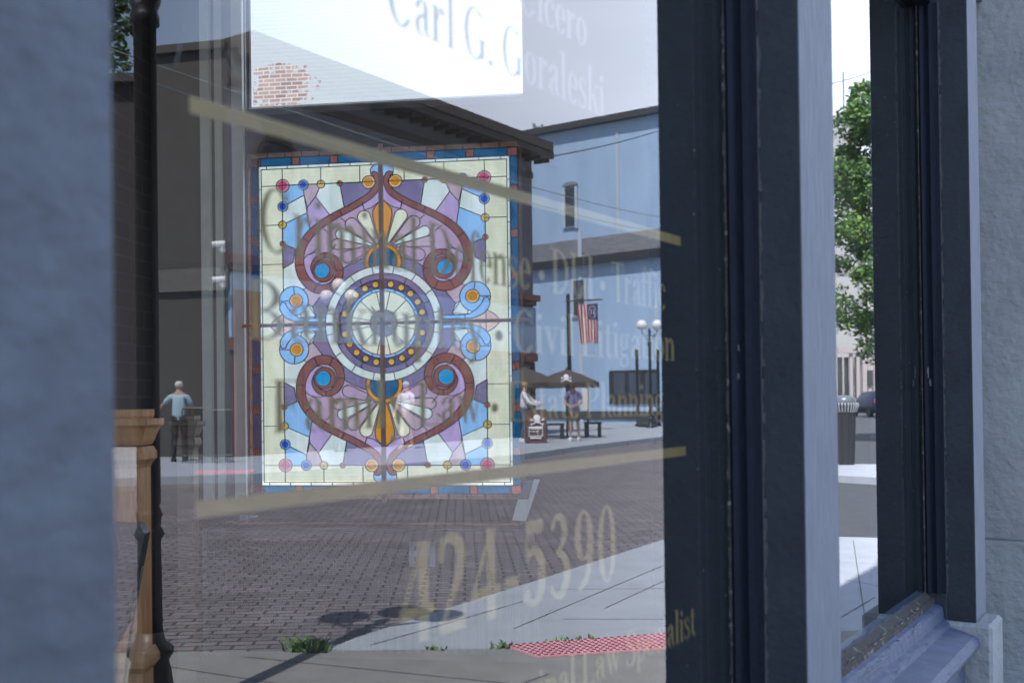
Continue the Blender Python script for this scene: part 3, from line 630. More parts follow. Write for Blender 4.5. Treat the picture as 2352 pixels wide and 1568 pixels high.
m = MB(); c = at(250, 3.25, .42); m.box(c, (.22, 0, 0), (0, .2, 0), (0, 0, .04)); m.build('seat', mat('black_seat', (.012, .013, .016), .4, .2), ch, virt=False)

# ------------------------------------------------------------ stained glass panel
KU = .000757
PC = IW(881, 742, .06); PX = (PC-IW0).dot(IWX); PZ = PC.z
def SP(u, v, off=0.0): return IWc(PX+u*KU*1.04, PZ+v*KU*1.0, .06+off)
CG = {k: stained('art_glass_'+k, lin(c), tr) for k, c, tr in (
    ('clear', (250, 250, 250), .95), ('peach', (236, 200, 180), .8), ('blue', (0, 92, 135), .75), ('mint', (232, 246, 236), .95), ('cream', (246, 247, 212), .95), ('brown', (140, 88, 82), .75),
    ('lightblue', (150, 200, 245), .75), ('mauve', (194, 164, 188), .85), ('lilac', (190, 165, 205), .7), ('purple', (130, 120, 155), .75), ('night', (92, 82, 122), .65),
    ('rose', (196, 172, 180), .7), ('amber', (226, 150, 40), .7), ('grey', (128, 128, 132), .5), ('yellow', (238, 200, 90), .8), ('pink', (216, 84, 120), .8),
    ('deepblue', (20, 80, 205), .85), ('turquoise', (25, 165, 225), .9), ('orange', (190, 90, 40), .8), ('paleblue', (120, 175, 245), .8), ('paleamber', (250, 205, 130), .8), ('palepink', (240, 150, 170), .8))}
CK = list(CG)
def circ(cx, cy, rx, ry=None, n=40, a0=0, a1=360): 
    ry = ry or rx; k = n+1 if a1-a0 < 360 else n
    return [(cx+rx*math.cos(R(a0+(a1-a0)*i/n)), cy+ry*math.sin(R(a0+(a1-a0)*i/n))) for i in range(k)]
def rect(x0, y0, x1, y1): return [(x0, y0), (x1, y0), (x1, y1), (x0, y1)]
def ribbon(pts, wd, n=5):
    P = []; N_ = len(pts)
    for i in range(N_-1):
        p0 = pts[max(i-1, 0)]; p1 = pts[i]; p2 = pts[i+1]; p3 = pts[min(i+2, N_-1)]
        for k in range(n):
            t = k/n; f = lambda a, b, c, d: .5*((2*b)+(-a+c)*t+(2*a-5*b+4*c-d)*t*t+(-a+3*b-3*c+d)*t**3)
            P.append((f(p0[0], p1[0], p2[0], p3[0]), f(p0[1], p1[1], p2[1], p3[1]), wd[i]*(1-t)+wd[i+1]*t))
    P.append((pts[-1][0], pts[-1][1], wd[-1])); Lf, Rt = [], []
    for k, (x, y, q) in enumerate(P):
        a = P[max(k-1, 0)]; b = P[min(k+1, len(P)-1)]; dx, dy = b[0]-a[0], b[1]-a[1]; l_ = math.hypot(dx, dy) or 1
        Lf.append((x-dy/l_*q/2, y+dx/l_*q/2)); Rt.append((x+dy/l_*q/2, y-dx/l_*q/2))
    return [[Lf[k], Lf[k+1], Rt[k+1], Rt[k]] for k in range(len(P)-1)], Lf, Rt
def petal(b, e, r, w0=8):
    dx, dy = e[0]-b[0], e[1]-b[1]; a = math.atan2(dy, dx); nx, ny = -math.sin(a), math.cos(a)
    return [(b[0]+nx*w0, b[1]+ny*w0)]+[(e[0]+r*math.cos(a+t), e[1]+r*math.sin(a+t)) for t in [math.pi/2-math.pi*i/12 for i in range(13)]]+[(b[0]-nx*w0, b[1]-ny*w0)]
SH = []
def S(col, poly, gid=None): SH.append((col, poly, gid if gid is not None else len(SH)))
S('peach', rect(-5, -5, 760, 985)); S('blue', rect(-5, -5, 740, 955)); S('mint', rect(-5, -5, 697, 909)); S('cream', rect(-5, -5, 681, 891))
for v0 in (226, 458, 700): S('brown', rect(698, v0, 740, v0+45))
S('brown', rect(684, 909, 740, 955))
for u0 in (247, 462): S('brown', rect(u0, 910, u0+43, 955))
S('mint', rect(-5, -5, 561, 797))
S('purple', [(563, 323), (505, 355), (489, 438), (563, 464)]); S('lightblue', [(563, 464), (480, 430), (396, 540), (422, 635), (563, 572)])
S('mint', [(563, 572), (422, 635), (438, 736), (559, 676)]); S('lightblue', [(559, 676), (438, 736), (441, 796), (559, 796)])
S('rose', [(441, 796), (438, 736), (420, 667), (372, 725), (342, 796)]); S('lilac', [(404, 530), (422, 635), (420, 667), (372, 725), (280, 600)])
S('mint', [(372, 725), (280, 600), (205, 630), (211, 648), (236, 796), (342, 796)]); S('purple', [(236, 796), (205, 625), (50, 720), (40, 796)])
S('cream', [(-5, 796), (123, 796), (123, 891), (-5, 891)]); S('lightblue', circ(22, 858, 42, 36))
S('purple', [(-5, -5), (450, -5), (377, 48), (397, 100), (342, 173), (240, 320), (-5, 340)]); S('rose', [(397, 100), (430, 123), (470, 190), (380, 240), (342, 173)])
S('mint', [(377, 48), (430, 123), (470, 90), (460, 40)])
S('mauve', [(-5, 830), (30, 785), (60, 735), (117, 690), (177, 655), (247, 625), (327, 585), (397, 530), (447, 465), (465, 390), (460, 310), (430, 255), (340, 200), (240, 240), (205, 320), (-5, 330)])
S('lilac', [(-5, 830), (30, 785), (60, 735), (117, 690), (100, 640), (60, 650), (-5, 700)]); 
S('rose', petal((75, 430), (255, 452), 30, 6)); S('mauve', petal((95, 415), (200, 378), 34, 20)); S('mint', petal((60, 440), (232, 508), 30, 6)); S('rose', petal((48, 445), (172, 562), 36, 6)); S('cream', petal((28, 450), (102, 600), 36, 6))
S('amber', [(-5, 690), (20, 680), (52, 640), (54, 600), (35, 520), (12, 445), (-5, 445)])
S('purple', circ(0, 0, 384, n=16, a0=50, a1=74)+circ(0, 0, 300, n=16, a0=74, a1=50) if False else [(384*math.cos(R(a)), 384*math.sin(R(a))) for a in range(48, 77, 2)]+[(300*math.cos(R(a)), 300*math.sin(R(a))) for a in range(76, 46, -2)])
S('amber', circ(0, 345, 102)); S('blue', circ(0, 345, 79))
S('lilac', circ(372, 322, 88))
path = [(62, 838), (38, 838), (26, 800), (40, 750), (70, 718), (117, 688), (177, 655), (247, 622), (327, 577), (397, 522), (447, 455), (467, 385), (462, 312), (432, 250), (380, 208), (325, 200), (275, 222), (246, 270), (246, 325), (275, 372), (325, 390), (370, 372), (395, 325), (385, 280)]
wds = [14, 34, 40, 42, 42, 42, 42, 44, 46, 50, 54, 58, 60, 62, 62, 60, 56, 52, 48, 44, 38, 32, 24, 10]
wds = [x*.86 for x in wds]; qs, Lf, Rt = ribbon(path, wds); gid = 'scroll'
for q in qs: SH.append(('brown', q, gid))
S('brown', circ(333, 303, 62)); 
S('lightblue', circ(503, 137, 83)); S('peach', [(640, -5), (640, 2), (604, 40), (565, 62), (500, 52), (440, 12), (440, -5)])
q2, l2, r2 = ribbon([(300, 27), (447, 27), (497, 38), (540, 66), (562, 100), (560, 130)], [20, 21, 34, 46, 44, 20])
for q in q2: SH.append(('lightblue', q, 'tail'))
S('mint', circ(0, 0, 325, n=64)); S('purple', circ(0, 0, 280, n=64)); S('night', circ(0, 0, 246, n=64)); S('lightblue', circ(0, 0, 196, n=56)); S('cream', circ(0, 0, 179, n=56)); S('grey', circ(0, 0, 75))
JW = [('pink', 'palepink', 559, 794, 37), ('deepblue', 'paleblue', 441, 795, 28), ('deepblue', 'paleblue', 559, 676, 28), ('yellow', 'yellow', 342, 795, 22), ('yellow', 'yellow', 562, 572, 22), ('orange', 'orange', 236, 795, 15), ('orange', 'orange', 562, 464, 15), ('amber', 'paleamber', 74, 795, 36), ('amber', 'paleamber', 489, 139, 37), ('turquoise', 'turquoise', 341, 305, 43)]
for c, _, u_, v_, r_ in JW: S('clear', circ(u_, v_, r_, n=28))
for a in (11, 27, 43, 59, 75): S('clear', circ(221*math.sin(R(a)), 221*math.cos(R(a)), 19, n=18))
LINES = [((681, 348), (561, 348)), ((681, 572), (561, 572)), ((681, 795), (561, 795)), ((561, 797), (561, 891)), ((342, 797), (342, 891)), ((123, 797), (123, 891)), ((561, 797), (561, 190)), ((561, 797), (30, 797)), ((561, 60), (561, 0))]
LINES += [((697, v), (681, v)) for v in range(70, 890, 118)]+[((u, 909), (u, 891)) for u in range(60, 680, 118)]+[((760, v), (740, v)) for v in range(45, 980, 107)]+[((u, 985), (u, 955)) for u in range(55, 750, 98)]+[((740, 955), (740, 985)), ((740, 955), (760, 955))]
for a in (11, 34, 56, 79): LINES.append(((280*math.cos(R(a)), 280*math.sin(R(a))), (325*math.cos(R(a)), 325*math.sin(R(a)))))
for a in (12, 45, 78): LINES.append(((75*math.cos(R(a)), 75*math.sin(R(a))), (179*math.cos(R(a)), 179*math.sin(R(a)))))
for a in (22, 50, 70): LINES.append(((179*math.cos(R(a)), 179*math.sin(R(a))), (196*math.cos(R(a)), 196*math.sin(R(a)))))
for a in (25, 62): LINES.append(((246*math.cos(R(a)), 246*math.sin(R(a))), (280*math.cos(R(a)), 280*math.sin(R(a)))))
for k in (34, 48, 58, 70, 78, 88, 100): 
    if k < len(Lf): LINES.append((Lf[k], Rt[k]))
LINES += [((503, 219), (498, 176)), ((586, 137), (527, 139)), ((447, 16), (447, 38)), ((400, 400), (350, 450)), ((300, 400), (262, 450)), ((290, 510), (330, 540)), ((100, 640), (112, 690)), ((205, 575), (232, 600)), ((215, 350), (200, 345))]
vs, es = [], []
def addpoly(pl, close=True):
    i = len(vs); vs.extend([Vector((min(max(p[0], 0), 760), min(max(p[1], 0), 985))) for p in pl]); n = len(pl)
    for k in range(n if close else n-1): es.append((i+k, i+(k+1) % n))
for _, pl, _g in SH: addpoly(pl)
for a, b in LINES: addpoly([a, b], False)
cv, ce, cf, _, _, _ = delaunay_2d_cdt(vs, es, [], 0, .4)
def inside(p, pl):
    c = False; n = len(pl); j = n-1
    for i in range(n):
        a, b = pl[i], pl[j]
        if (a[1] > p[1]) != (b[1] > p[1]) and p[0] < (b[0]-a[0])*(p[1]-a[1])/(b[1]-a[1])+a[0]: c = not c
        j = i
    return c
BB = [(min(q[0] for q in pl), max(q[0] for q in pl), min(q[1] for q in pl), max(q[1] for q in pl)) for _, pl, _g in SH]
ids = []
for f in cf:
    c = (sum(cv[i][0] for i in f)/len(f), sum(cv[i][1] for i in f)/len(f)); r_ = 0
    for k in range(len(SH)-1, -1, -1):
        b = BB[k]
        if b[0] <= c[0] <= b[1] and b[2] <= c[1] <= b[3] and inside(c, SH[k][1]): r_ = k; break
    ids.append(r_)
em = {}
for fi, f in enumerate(cf):
    for k in range(len(f)):
        a, b = f[k], f[(k+1) % len(f)]; em.setdefault((min(a, b), max(a, b)), []).append(fi)
pan = thing('stained_glass_panel', 'stained glass panel with gold rosette wheel, brown scrolls and blue border in the back window', 'stained glass', SP(0, -985), virt=False)
mg = MB(); ml = MB()
def leadbar(a, b, w_, off=.0):
    p, q = SP(*a), SP(*b); t = (q-p);
    if t.length < 1e-6: return
    t.normalize(); s_ = t.cross(IWN)*w_; mid = (p+q)/2+IWN*off; ml.box(mid, (q-p)/2+t*w_*.5, s_, IWN*.0022)
for sxn, syn in ((1, 1), (-1, 1), (1, -1), (-1, -1)):
    for fi, f in enumerate(cf):
        mg.poly([SP(cv[i][0]*sxn, cv[i][1]*syn) for i in f], CK.index(SH[ids[fi]][0]))
    for (a, b), fl in em.items():
        if (len(fl) == 1 and (cv[a][0] > 1 and cv[a][1] > 1)) or (len(fl) == 2 and SH[ids[fl[0]]][2] != SH[ids[fl[1]]][2]):
            leadbar((cv[a][0]*sxn, cv[a][1]*syn), (cv[b][0]*sxn, cv[b][1]*syn), .0016)
    for a, b in LINES: leadbar((a[0]*sxn, a[1]*syn), (b[0]*sxn, b[1]*syn), .0015)
mg.build('coloured_glass', [CG[k] for k in CK], pan, virt=False)
ml.build('lead_cames', lead, pan, virt=False)
def jewel(u, v, r, c, rim):
    m = MB(); n = 20; rings = []
    for rr_, hh, mi in ((r, .001, 1), (r*.80, .004, 1), (r*.62, .006, 0), (r*.3, .0075, 0), (.5, .008, 0)):
        rings.append([SP(u+rr_*math.cos(6.2832*i/n), v+rr_*math.sin(6.2832*i/n), hh) for i in range(n)])
    for k in range(4): m.loft([rings[k], rings[k+1]], 1 if k == 0 else 0, cap=False)
    return m.build('jewel', [CG[c], CG[rim]], pan, virt=False, smooth=True)
for sxn, syn in ((1, 1), (-1, 1), (1, -1), (-1, -1)):
    for c, rim, u_, v_, r_ in JW: jewel(u_*sxn, v_*syn, r_-3, c, rim)
    for a in (11, 27, 43, 59, 75): jewel(221*math.sin(R(a))*sxn, 221*math.cos(R(a))*syn, 18, 'yellow', 'amber')
m = MB(); m.box(SP(0, 0, .02), IWX*.0095, IWN*.006, Vector((0, 0, 1))*1000*KU); m.build('support_bar', mat('oxidised_copper_bar', (.20, .11, .085), .45, .2, 20), pan, virt=False)
m = MB(); m.tube([SP(-790, 0, .015), SP(790, 0, .015)], .0075, 8); m.build('support_bar', copper, pan, virt=False)
m = MB(); m.box(SP(20, -8, .035), (SP(95, -105)-SP(-55, 95))/2, Vector((0, 0, .003)), IWN*.002); m.build('hand_strip', mat('brown_strip', (.12, .05, .035), .5, .1), pan, virt=False)

# painted brick wall across the alley
bw = MB(); off = -13.5
bw.box(IWc(-5, 6, off-.15), IWX*9, IWN*.15, (0, 0, 6))
pc_ = (P3(640, 200, 4.5)-CAM); t_ = ((IW0+IWN*off)-CAM).dot(IWN)/pc_.dot(IWN); pp = CAM+pc_*t_
tanv = Vector((-IWN.y, IWN.x, 0)).normalized()
pale = brickmat('painted_brick', (.085, .045, .042), (.15, .09, .08), (.20, .20, .20), .21, .072, .010, patch=(pp.dot(tanv), pp.z, .66, .46, (.155, .165, .18)), bump=.25)
tag(bw.build('brick_wall', pale, virt=False, org=IWc(0, 0, off)), 'whitewashed brick wall across the alley with a patch of bare red brick', 'wall')

# ------------------------------------------------------------ the street, as it stands across from the shop
# two storey brown building (long side parallel to the shop)
P1 = at(1228, 35, 0); P0 = P1-U*0; 
P0 = P1-U*13.1
H1 = 9.6
lilac_brick = brickmat('grey_lilac_painted_brick', (.20, .185, .21), (.25, .23, .25), (.16, .15, .17), .22, .075, .01, bump=.5)
charcoal = mat('charcoal_render', (.070, .066, .062), .85, .12, 2, .2, 20)
brownp = mat('brown_eave_paint', (.075, .05, .045), .6, .2, 3)
redp = mat('red_brown_paint', (.16, .055, .04), .6, .15, 3)
bluesign = mat('pale_blue_fascia', (.30, .40, .55), .6, .08, 2)
darkglass = mat('dark_window_glass', (.03, .035, .045), .08, .2, 2, spec=.8)
b1 = thing('brick_building', 'two storey brown building with wide dark eaves and arched windows across the street', 'building', (P0+P1)/2)
nb = Vector((-U.y, U.x, 0))         # away from the camera side
pA = at(330, 24.6, 0)
m = MB(); foot = [P0, P1, P1+nb*9, pA+Vector((-.3, 9, 0)), pA]
m.prism(foot, 0, H1, 0); 
for i, f in enumerate(m.f):
    nr = (m.v[f[1]]-m.v[f[0]]).cross(m.v[f[2]]-m.v[f[1]]).normalized()
    m.m[i] = 0 if nr.dot(nb) < -.9 else 1
m.build('walls', [lilac_brick, charcoal], b1)
LB = (P1-P0).length
def FB(t, h, off=0): q = P0+U*t-nb*off; q.z = h; return q     # on the long facade
m = MB()
m.box(FB(LB/2+.1, H1+.12, .25), U*(LB/2+.0), nb*.55, (0, 0, .14)); m.box(FB(LB/2+.15, H1-.12, .55), U*(LB/2+.1), nb*.18, (0, 0, .12))
for k in range(24): m.box(FB(.7+k*LB/24, H1-.25, .3), U*.05, nb*.28, (0, 0, .10))
m.box(FB(LB/2, H1-.75, .03), U*(LB/2), nb*.03, (0, 0, .10))
m.build('eaves', brownp, b1)
m = MB(); qa = P0.lerp(pA, .5); m.box(Vector((qa.x, qa.y-.02, H1+.05)), (P0-pA)/2, (0, .12, 0), (0, 0, .09)); m.build('coping', mat('dark_coping', (.06, .055, .05), .7, .1), b1)
m = MB(); qa.z = 0; m.box(Vector((qa.x, qa.y-.05, 4.25)), (P0-pA)/2*1.02, (0, .06, 0), (0, 0, .26)); m.build('fascia', mat('grey_fascia', (.12, .115, .11), .8, .1), b1)
m = MB(); m.box(FB(LB/2, 4.72, .12), U*(LB/2+.1), nb*.12, (0, 0, .10)); m.box(FB(LB/2, 4.55, .06), U*(LB/2+.02), nb*.06, (0, 0, .08)); m.build('cornice', redp, b1)
m = MB(); m.box(FB(LB/2, 3.65, .05), U*(LB/2), nb*.05, (0, 0, .75)); m.build('sign_board', bluesign, b1)
m = MB(); m.box(FB(LB/2, 2.75, .08), U*(LB/2), nb*.08, (0, 0, .14)); m.build('shop_head', redp, b1)
for k in range(5):                   # arched windows
    t0 = .085+k*.185; c = FB(LB*(t0+.03), 6.3, .03); wN = .55
    arch = [(-wN, -.95), (wN, -.95)]+[(wN*math.cos(R(a)), .95+wN*.7*math.sin(R(a))) for a in range(0, 181, 20)]
    m = MB(); m.loft([[c+U*x+Vector((0, 0, z))-nb*o_ for x, z in arch] for o_ in (0, .03)]); wo_ = m.build('window', mat('window_dark_paint', (.02, .018, .02), .4, .1) if k == 0 else bpy.data.materials['window_dark_paint'], b1)
    m = MB(); hd = [(1.18*wN*math.cos(R(a)), .95+wN*.95*math.sin(R(a))) for a in range(0, 181, 15)]
    for i in range(len(hd)-1):
        a, b = hd[i], hd[i+1]; m.box(c+U*((a[0]+b[0])/2)+Vector((0, 0, (a[1]+b[1])/2))-nb*.06, U*((b[0]-a[0])/2)+Vector((0, 0, (b[1]-a[1])/2)), nb*.05, Vector((0, 0, 1))*.09 if abs(b[0]-a[0]) > abs(b[1]-a[1]) else U*.09)
    m.build('arch', brownp, wo_)
for k in range(6):                   # shopfront bays
    t = LB*(.09+k*.165); m = MB(); m.box(FB(t, 1.32, .02), U*.95, nb*.03, (0, 0, 1.15)); s_ = m.build('shopfront', darkglass, b1)
    m = MB()
    for x in (-1, 0, 1): m.box(FB(t+x*.97, 1.32, .08), U*.05, nb*.03, (0, 0, 1.25))
    m.build('mullions', brownp, s_)
m = MB(); m.box(FB(.45, 2.0, .10), U*.38, nb*.07, (0, 0, 2.0)); m.build('corner_pilaster', redp, b1)
# vehicles etc come later; security cameras on its corner
def seccam(h, label):
    c = P0+Vector((-.1, -.25, h)); t = thing('security_camera', label, 'camera', c, group='white cameras on the building corner')
    m = MB(); m.tube([c+Vector((-.16, -.14, .0)), c+Vector((.12, -.06, .03))], .065, 10); m.build('housing', white_enamel, t)
    m = MB(); m.ball(c+Vector((.05, -.02, -.10)), .08, 12); m.build('dome', white_enamel, t)
    m = MB(); m.tube([c+Vector((.05, 0, 0)), c+Vector((.05, .25, .05))], .02, 6); m.build('bracket', dark_metal, t)
seccam(hgt(530, 562, 23.8), 'upper white security camera on the dark building corner'); seccam(hgt(530, 643, 23.8), 'lower white security camera on the dark building corner')
# blue building
BLU = mat('pale_blue_wall_paint', (.34, .47, .66), .8, .12, .35, .15, 12, stretch=(2, .6, 1))
b2 = thing('blue_building', 'tall pale blue building with a shingled lean-to roof and a few sash windows', 'building', at(1400, 58, 0))
Q0 = at(1180, 58, 0); Q1 = at(1700, 58-9, 0); dq = (Q1-Q0).normalized(); nq = Vector((-dq.y, dq.x, 0))
if nq.y < 0: nq = -nq
LQ = (Q1-Q0).length
def QB(px, py, off=0): r = ray(px, py); pt = Q0-nq*off; t = (pt-CAM).dot(nq)/r.dot(nq); return CAM+r*t
za = QB(1195, 318).z; zb = QB(1520, 259).z; xa = (QB(1195, 318)-Q0).dot(dq); xb = (QB(1520, 259)-Q0).dot(dq); zf = lambda x: za+(zb-za)*(x-xa)/(xb-xa)
m = MB(); c4 = [Q0, Q1, Q1+nq*3, Q0+nq*3]; lo = c4; hi = [Vector((p.x, p.y, zf((p-Q0).dot(dq)))) for p in c4]
m.loft([lo, hi]); m.build('walls', BLU, b2)
m = MB(); a_, b_2 = hi[0], hi[1]; m.box((a_+b_2)/2+Vector((0, 0, .12))-nq*.15, (b_2-a_)/2, nq*.25, (0, 0, .16)); m.build('roof_edge', mat('dark_roof_edge', (.04, .045, .05), .7, .2, 2), b2)
def qrect(m, x0, y0, x1, y1, off, th, mi=0):
    a, b = QB(x0, y1, off), QB(x1, y0, off); xa_, xb_ = (a-Q0).dot(dq), (b-Q0).dot(dq)
    q = Q0+dq*((xa_+xb_)/2)-nq*(off+th/2); q.z = (a.z+b.z)/2; m.box(q, dq*(abs(xb_-xa_)/2), nq*(th/2), (0, 0, abs(b.z-a.z)/2), mi)
trimw = mat('pale_window_trim', (.45, .52, .60), .6, .05)
def sash(x0, y0, x1, y1, arch, off0=0):
    m = MB(); qrect(m, x0, y0, x1, y1, off0, .06); wv = m.build('window', darkglass, b2)
    m = MB(); ym = (y0+y1)/2
    for r_ in ((x0-4, y0-4, x0, y1+4), (x1, y0-4, x1+4, y1+4), (x0, y0-4, x1, y0), (x0, y1, x1, y1+4), (x0, ym-1.5, x1, ym+1.5)): qrect(m, *r_, off0, .12)
    m.build('frame', trimw, wv)
    if arch:
        m = MB(); c = QB((x0+x1)/2, y0-4, off0); hw = (QB(x1+5, y0, off0)-QB(x0-5, y0, off0)).length/2
        m.loft([[c+dq*hw*math.cos(R(a))+Vector((0, 0, hw*.45*math.sin(R(a))))-nq*o_ for a in range(0, 181, 20)] for o_ in (0, .14)]); m.build('arch', mat('grey_arch', (.20, .22, .24), .8, .1), wv)
sash(1299, 432, 1323, 521, True)
# lower wing in front, shingled roof
m = MB(); yo = 3.0
wing0 = -3; hr0 = QB(1228, 600, yo).z; hr1 = QB(1528, 590, yo).z
hw_ = (hr0+hr1)/2
m.prism([Q0+dq*wing0-nq*yo, Q0+dq*(LQ)-nq*yo, Q0+dq*(LQ)-nq*.01, Q0+dq*wing0-nq*.01], 0, hw_); m.build('wing', BLU, b2)
ru = QB(1228, 560, 0).z; ru2 = (QB(1528, 545, 0).z+ru)/2+.2
m = MB(); A_ = Q0+dq*(wing0-.3); B_ = Q0+dq*LQ
def zz(p, z): return Vector((p.x, p.y, z))
m.loft([[zz(A_-nq*(yo+.2), hw_), zz(A_-nq*(yo+.2), hw_+.12), zz(A_-nq*.02, ru2), zz(A_-nq*.02, hw_)], [zz(B_-nq*(yo+.2), hw_), zz(B_-nq*(yo+.2), hw_+.12), zz(B_-nq*.02, ru2), zz(B_-nq*.02, hw_)]])
m.build('shingle_roof', brickmat('grey_shingles', (.10, .105, .12), (.17, .175, .19), (.04, .04, .05), .3, .16, .02, bump=.6), b2)
m = MB(); m.box(zz((A_+B_)/2-nq*(yo+.26), hw_-.06), (B_-A_)/2, nq*.10, (0, 0, .20)); m.build('gutter', mat('black_gutter', (.02, .02, .025), .5, .1), b2)
sash(1319, 645, 1345, 725, False, yo)
m = MB(); qrect(m, 1402, 848, 1514, 928, yo, .08); wv = m.build('window', mat('near_black_frame', (.018, .02, .026), .5, .1), b2); wv['label'] = 'wide black framed three pane window at ground level'
m = MB()
for x in (1411, 1446, 1483): qrect(m, x, 856, x+25, 905, yo+.085, .02)
m.build('pane', mat('bluish_pane', (.05, .07, .10), .15, .2, 2), wv)
m = MB(); qrect(m, 1419, 300, 1421, 600, 0, .05); m.tube([QB(1313, 560, .1), QB(1313, 500, .1), QB(1330, 430, .1)], .03, 5) if False else None
qrect(m, 1334, 530, 1336, 1000, yo, .06); qrect(m, 1508, 700, 1511, 900, yo, .06); m.build('drainpipe', trimw, b2)
m = MB(); qrect(m, 1235, 944, 1528, 962, yo, .06); m.build('skirting', mat('dark_skirting', (.05, .05, .055), .8, .1), b2)
# satellite dish on its roof
dsh = thing('satellite_dish', 'small grey satellite dish on the roof edge of the blue building', 'satellite dish', QB(1232, 309, -.2)); c = QB(1229, 296, -.2)
m = MB(); ax = Vector((.75, -.35, .35)).normalized(); a_ = ax.cross(Vector((0, 0, 1))).normalized(); b_3 = ax.cross(a_)
m.loft([[c-ax*.06+(a_*math.cos(t*.449)+b_3*math.sin(t*.449))*r_+ax*o_ for t in range(14)] for r_, o_ in ((.02, 0), (.2, .03), (.34, .09), (.33, .11), (.19, .05), (.02, .02))]); m.build('bowl', mat('grey_dish', (.3, .3, .32), .5, .1), dsh, smooth=True)
m = MB(); m.tube([c-ax*.05, c+ax*.42+Vector((0, 0, -.05))], .025, 6); m.ball(c+ax*.45+Vector((0, 0, -.05)), .06, 8); m.tube([c, QB(1230, 312, -.2)], .035, 6); m.build('arm', dark_metal, dsh)
# dark building and tree far left
b3 = thing('dark_building', 'dark low building behind the black lamp post at far left', 'building', at(240, 30, 0))
m = MB(); a_ = at(120, 30, 0); b_4 = at(342, 30, 0); m.prism([a_, b_4, b_4+Vector((0, 8, 0)), a_+Vector((-3, 8, 0))], 0, hgt(300, 185, 30)); m.build('walls', mat('black_brown_wall', (.035, .028, .03), .85, .2, 2), b3)
m = MB(); z = hgt(300, 185, 30); m.box(((a_+b_4)/2)+Vector((0, -.1, z)), (b_4-a_)/2, (0, .2, 0), (0, 0, .12)); m.build('cornice', dark_metal, b3)
# white far building with shopfronts (seen in the far pane)
b4 = thing('storefront_building', 'tall pale building with grey shopfront columns beyond the street tree', 'building', at(1965, 82, 0))
cream_w = mat('pale_stone', (.50, .48, .45), .8, .06, 1)
a_ = at(1895, 84, 0); c_ = at(1975, 80, 0); e_ = at(2130, 80, 0); hh = hgt(1930, 262, 82)
m = MB(); m.prism([a_, c_, c_+Vector((2, 12, 0)), a_+Vector((0, 12, 0))], 0, hh); m.prism([c_+Vector((.05, -.6, 0)), e_, e_+Vector((0, 12, 0)), c_+Vector((.05, 12, 0))], 0, hh*.8); m.build('walls', cream_w, b4)
def V4(px, py, dep=79.6): return P3(px, py, dep)
m = MB()
for x in (1922, 1937, 1950, 1962, 1975): p = at(x, 83, 0); h_ = hgt(x, 813, 82); m.box((p.x, 79.4, h_/2), (.12, 0, 0), (0, .12, 0), (0, 0, h_/2))
p0, p1 = at(1900, 82, 0), at(1978, 80, 0); h_ = hgt(1930, 812, 81); m.box(((p0.x+p1.x)/2, 79.4, h_+.2), ((p1.x-p0.x)/2, 0, 0), (0, .3, 0), (0, 0, .22)); m.build('columns', mat('pinkish_columns', (.42, .36, .36), .7, .08), b4)
for x0, x1 in ((1925, 1934), (1940, 1948), (1953, 1960), (1964, 1973)):
    a, b = P3(x0, 925, 79.7), P3(x1, 820, 79.7); m = MB(); m.box((a+b)/2, ((b.x-a.x)/2, 0, 0), (0, .05, 0), (0, 0, abs(b.z-a.z)/2)); m.build('window', darkglass, b4)
for x0, y0, x1, y1 in ((1990, 780, 2003, 812), (1992, 850, 2004, 885), (2012, 780, 2025, 812)):
    a, b = P3(x0, y1, 79.2), P3(x1, y0, 79.2); m = MB(); m.box((a+b)/2, ((b.x-a.x)/2, 0, 0), (0, .05, 0), (0, 0, abs(b.z-a.z)/2)); m.build('window', darkglass, b4)
m = MB(); a = at(1943, 83, hh*.6); m.tube([a, Vector((a.x, a.y, hgt(1943, 165, 83)))], .045, 6); m.build('antenna', dark_metal, b4)

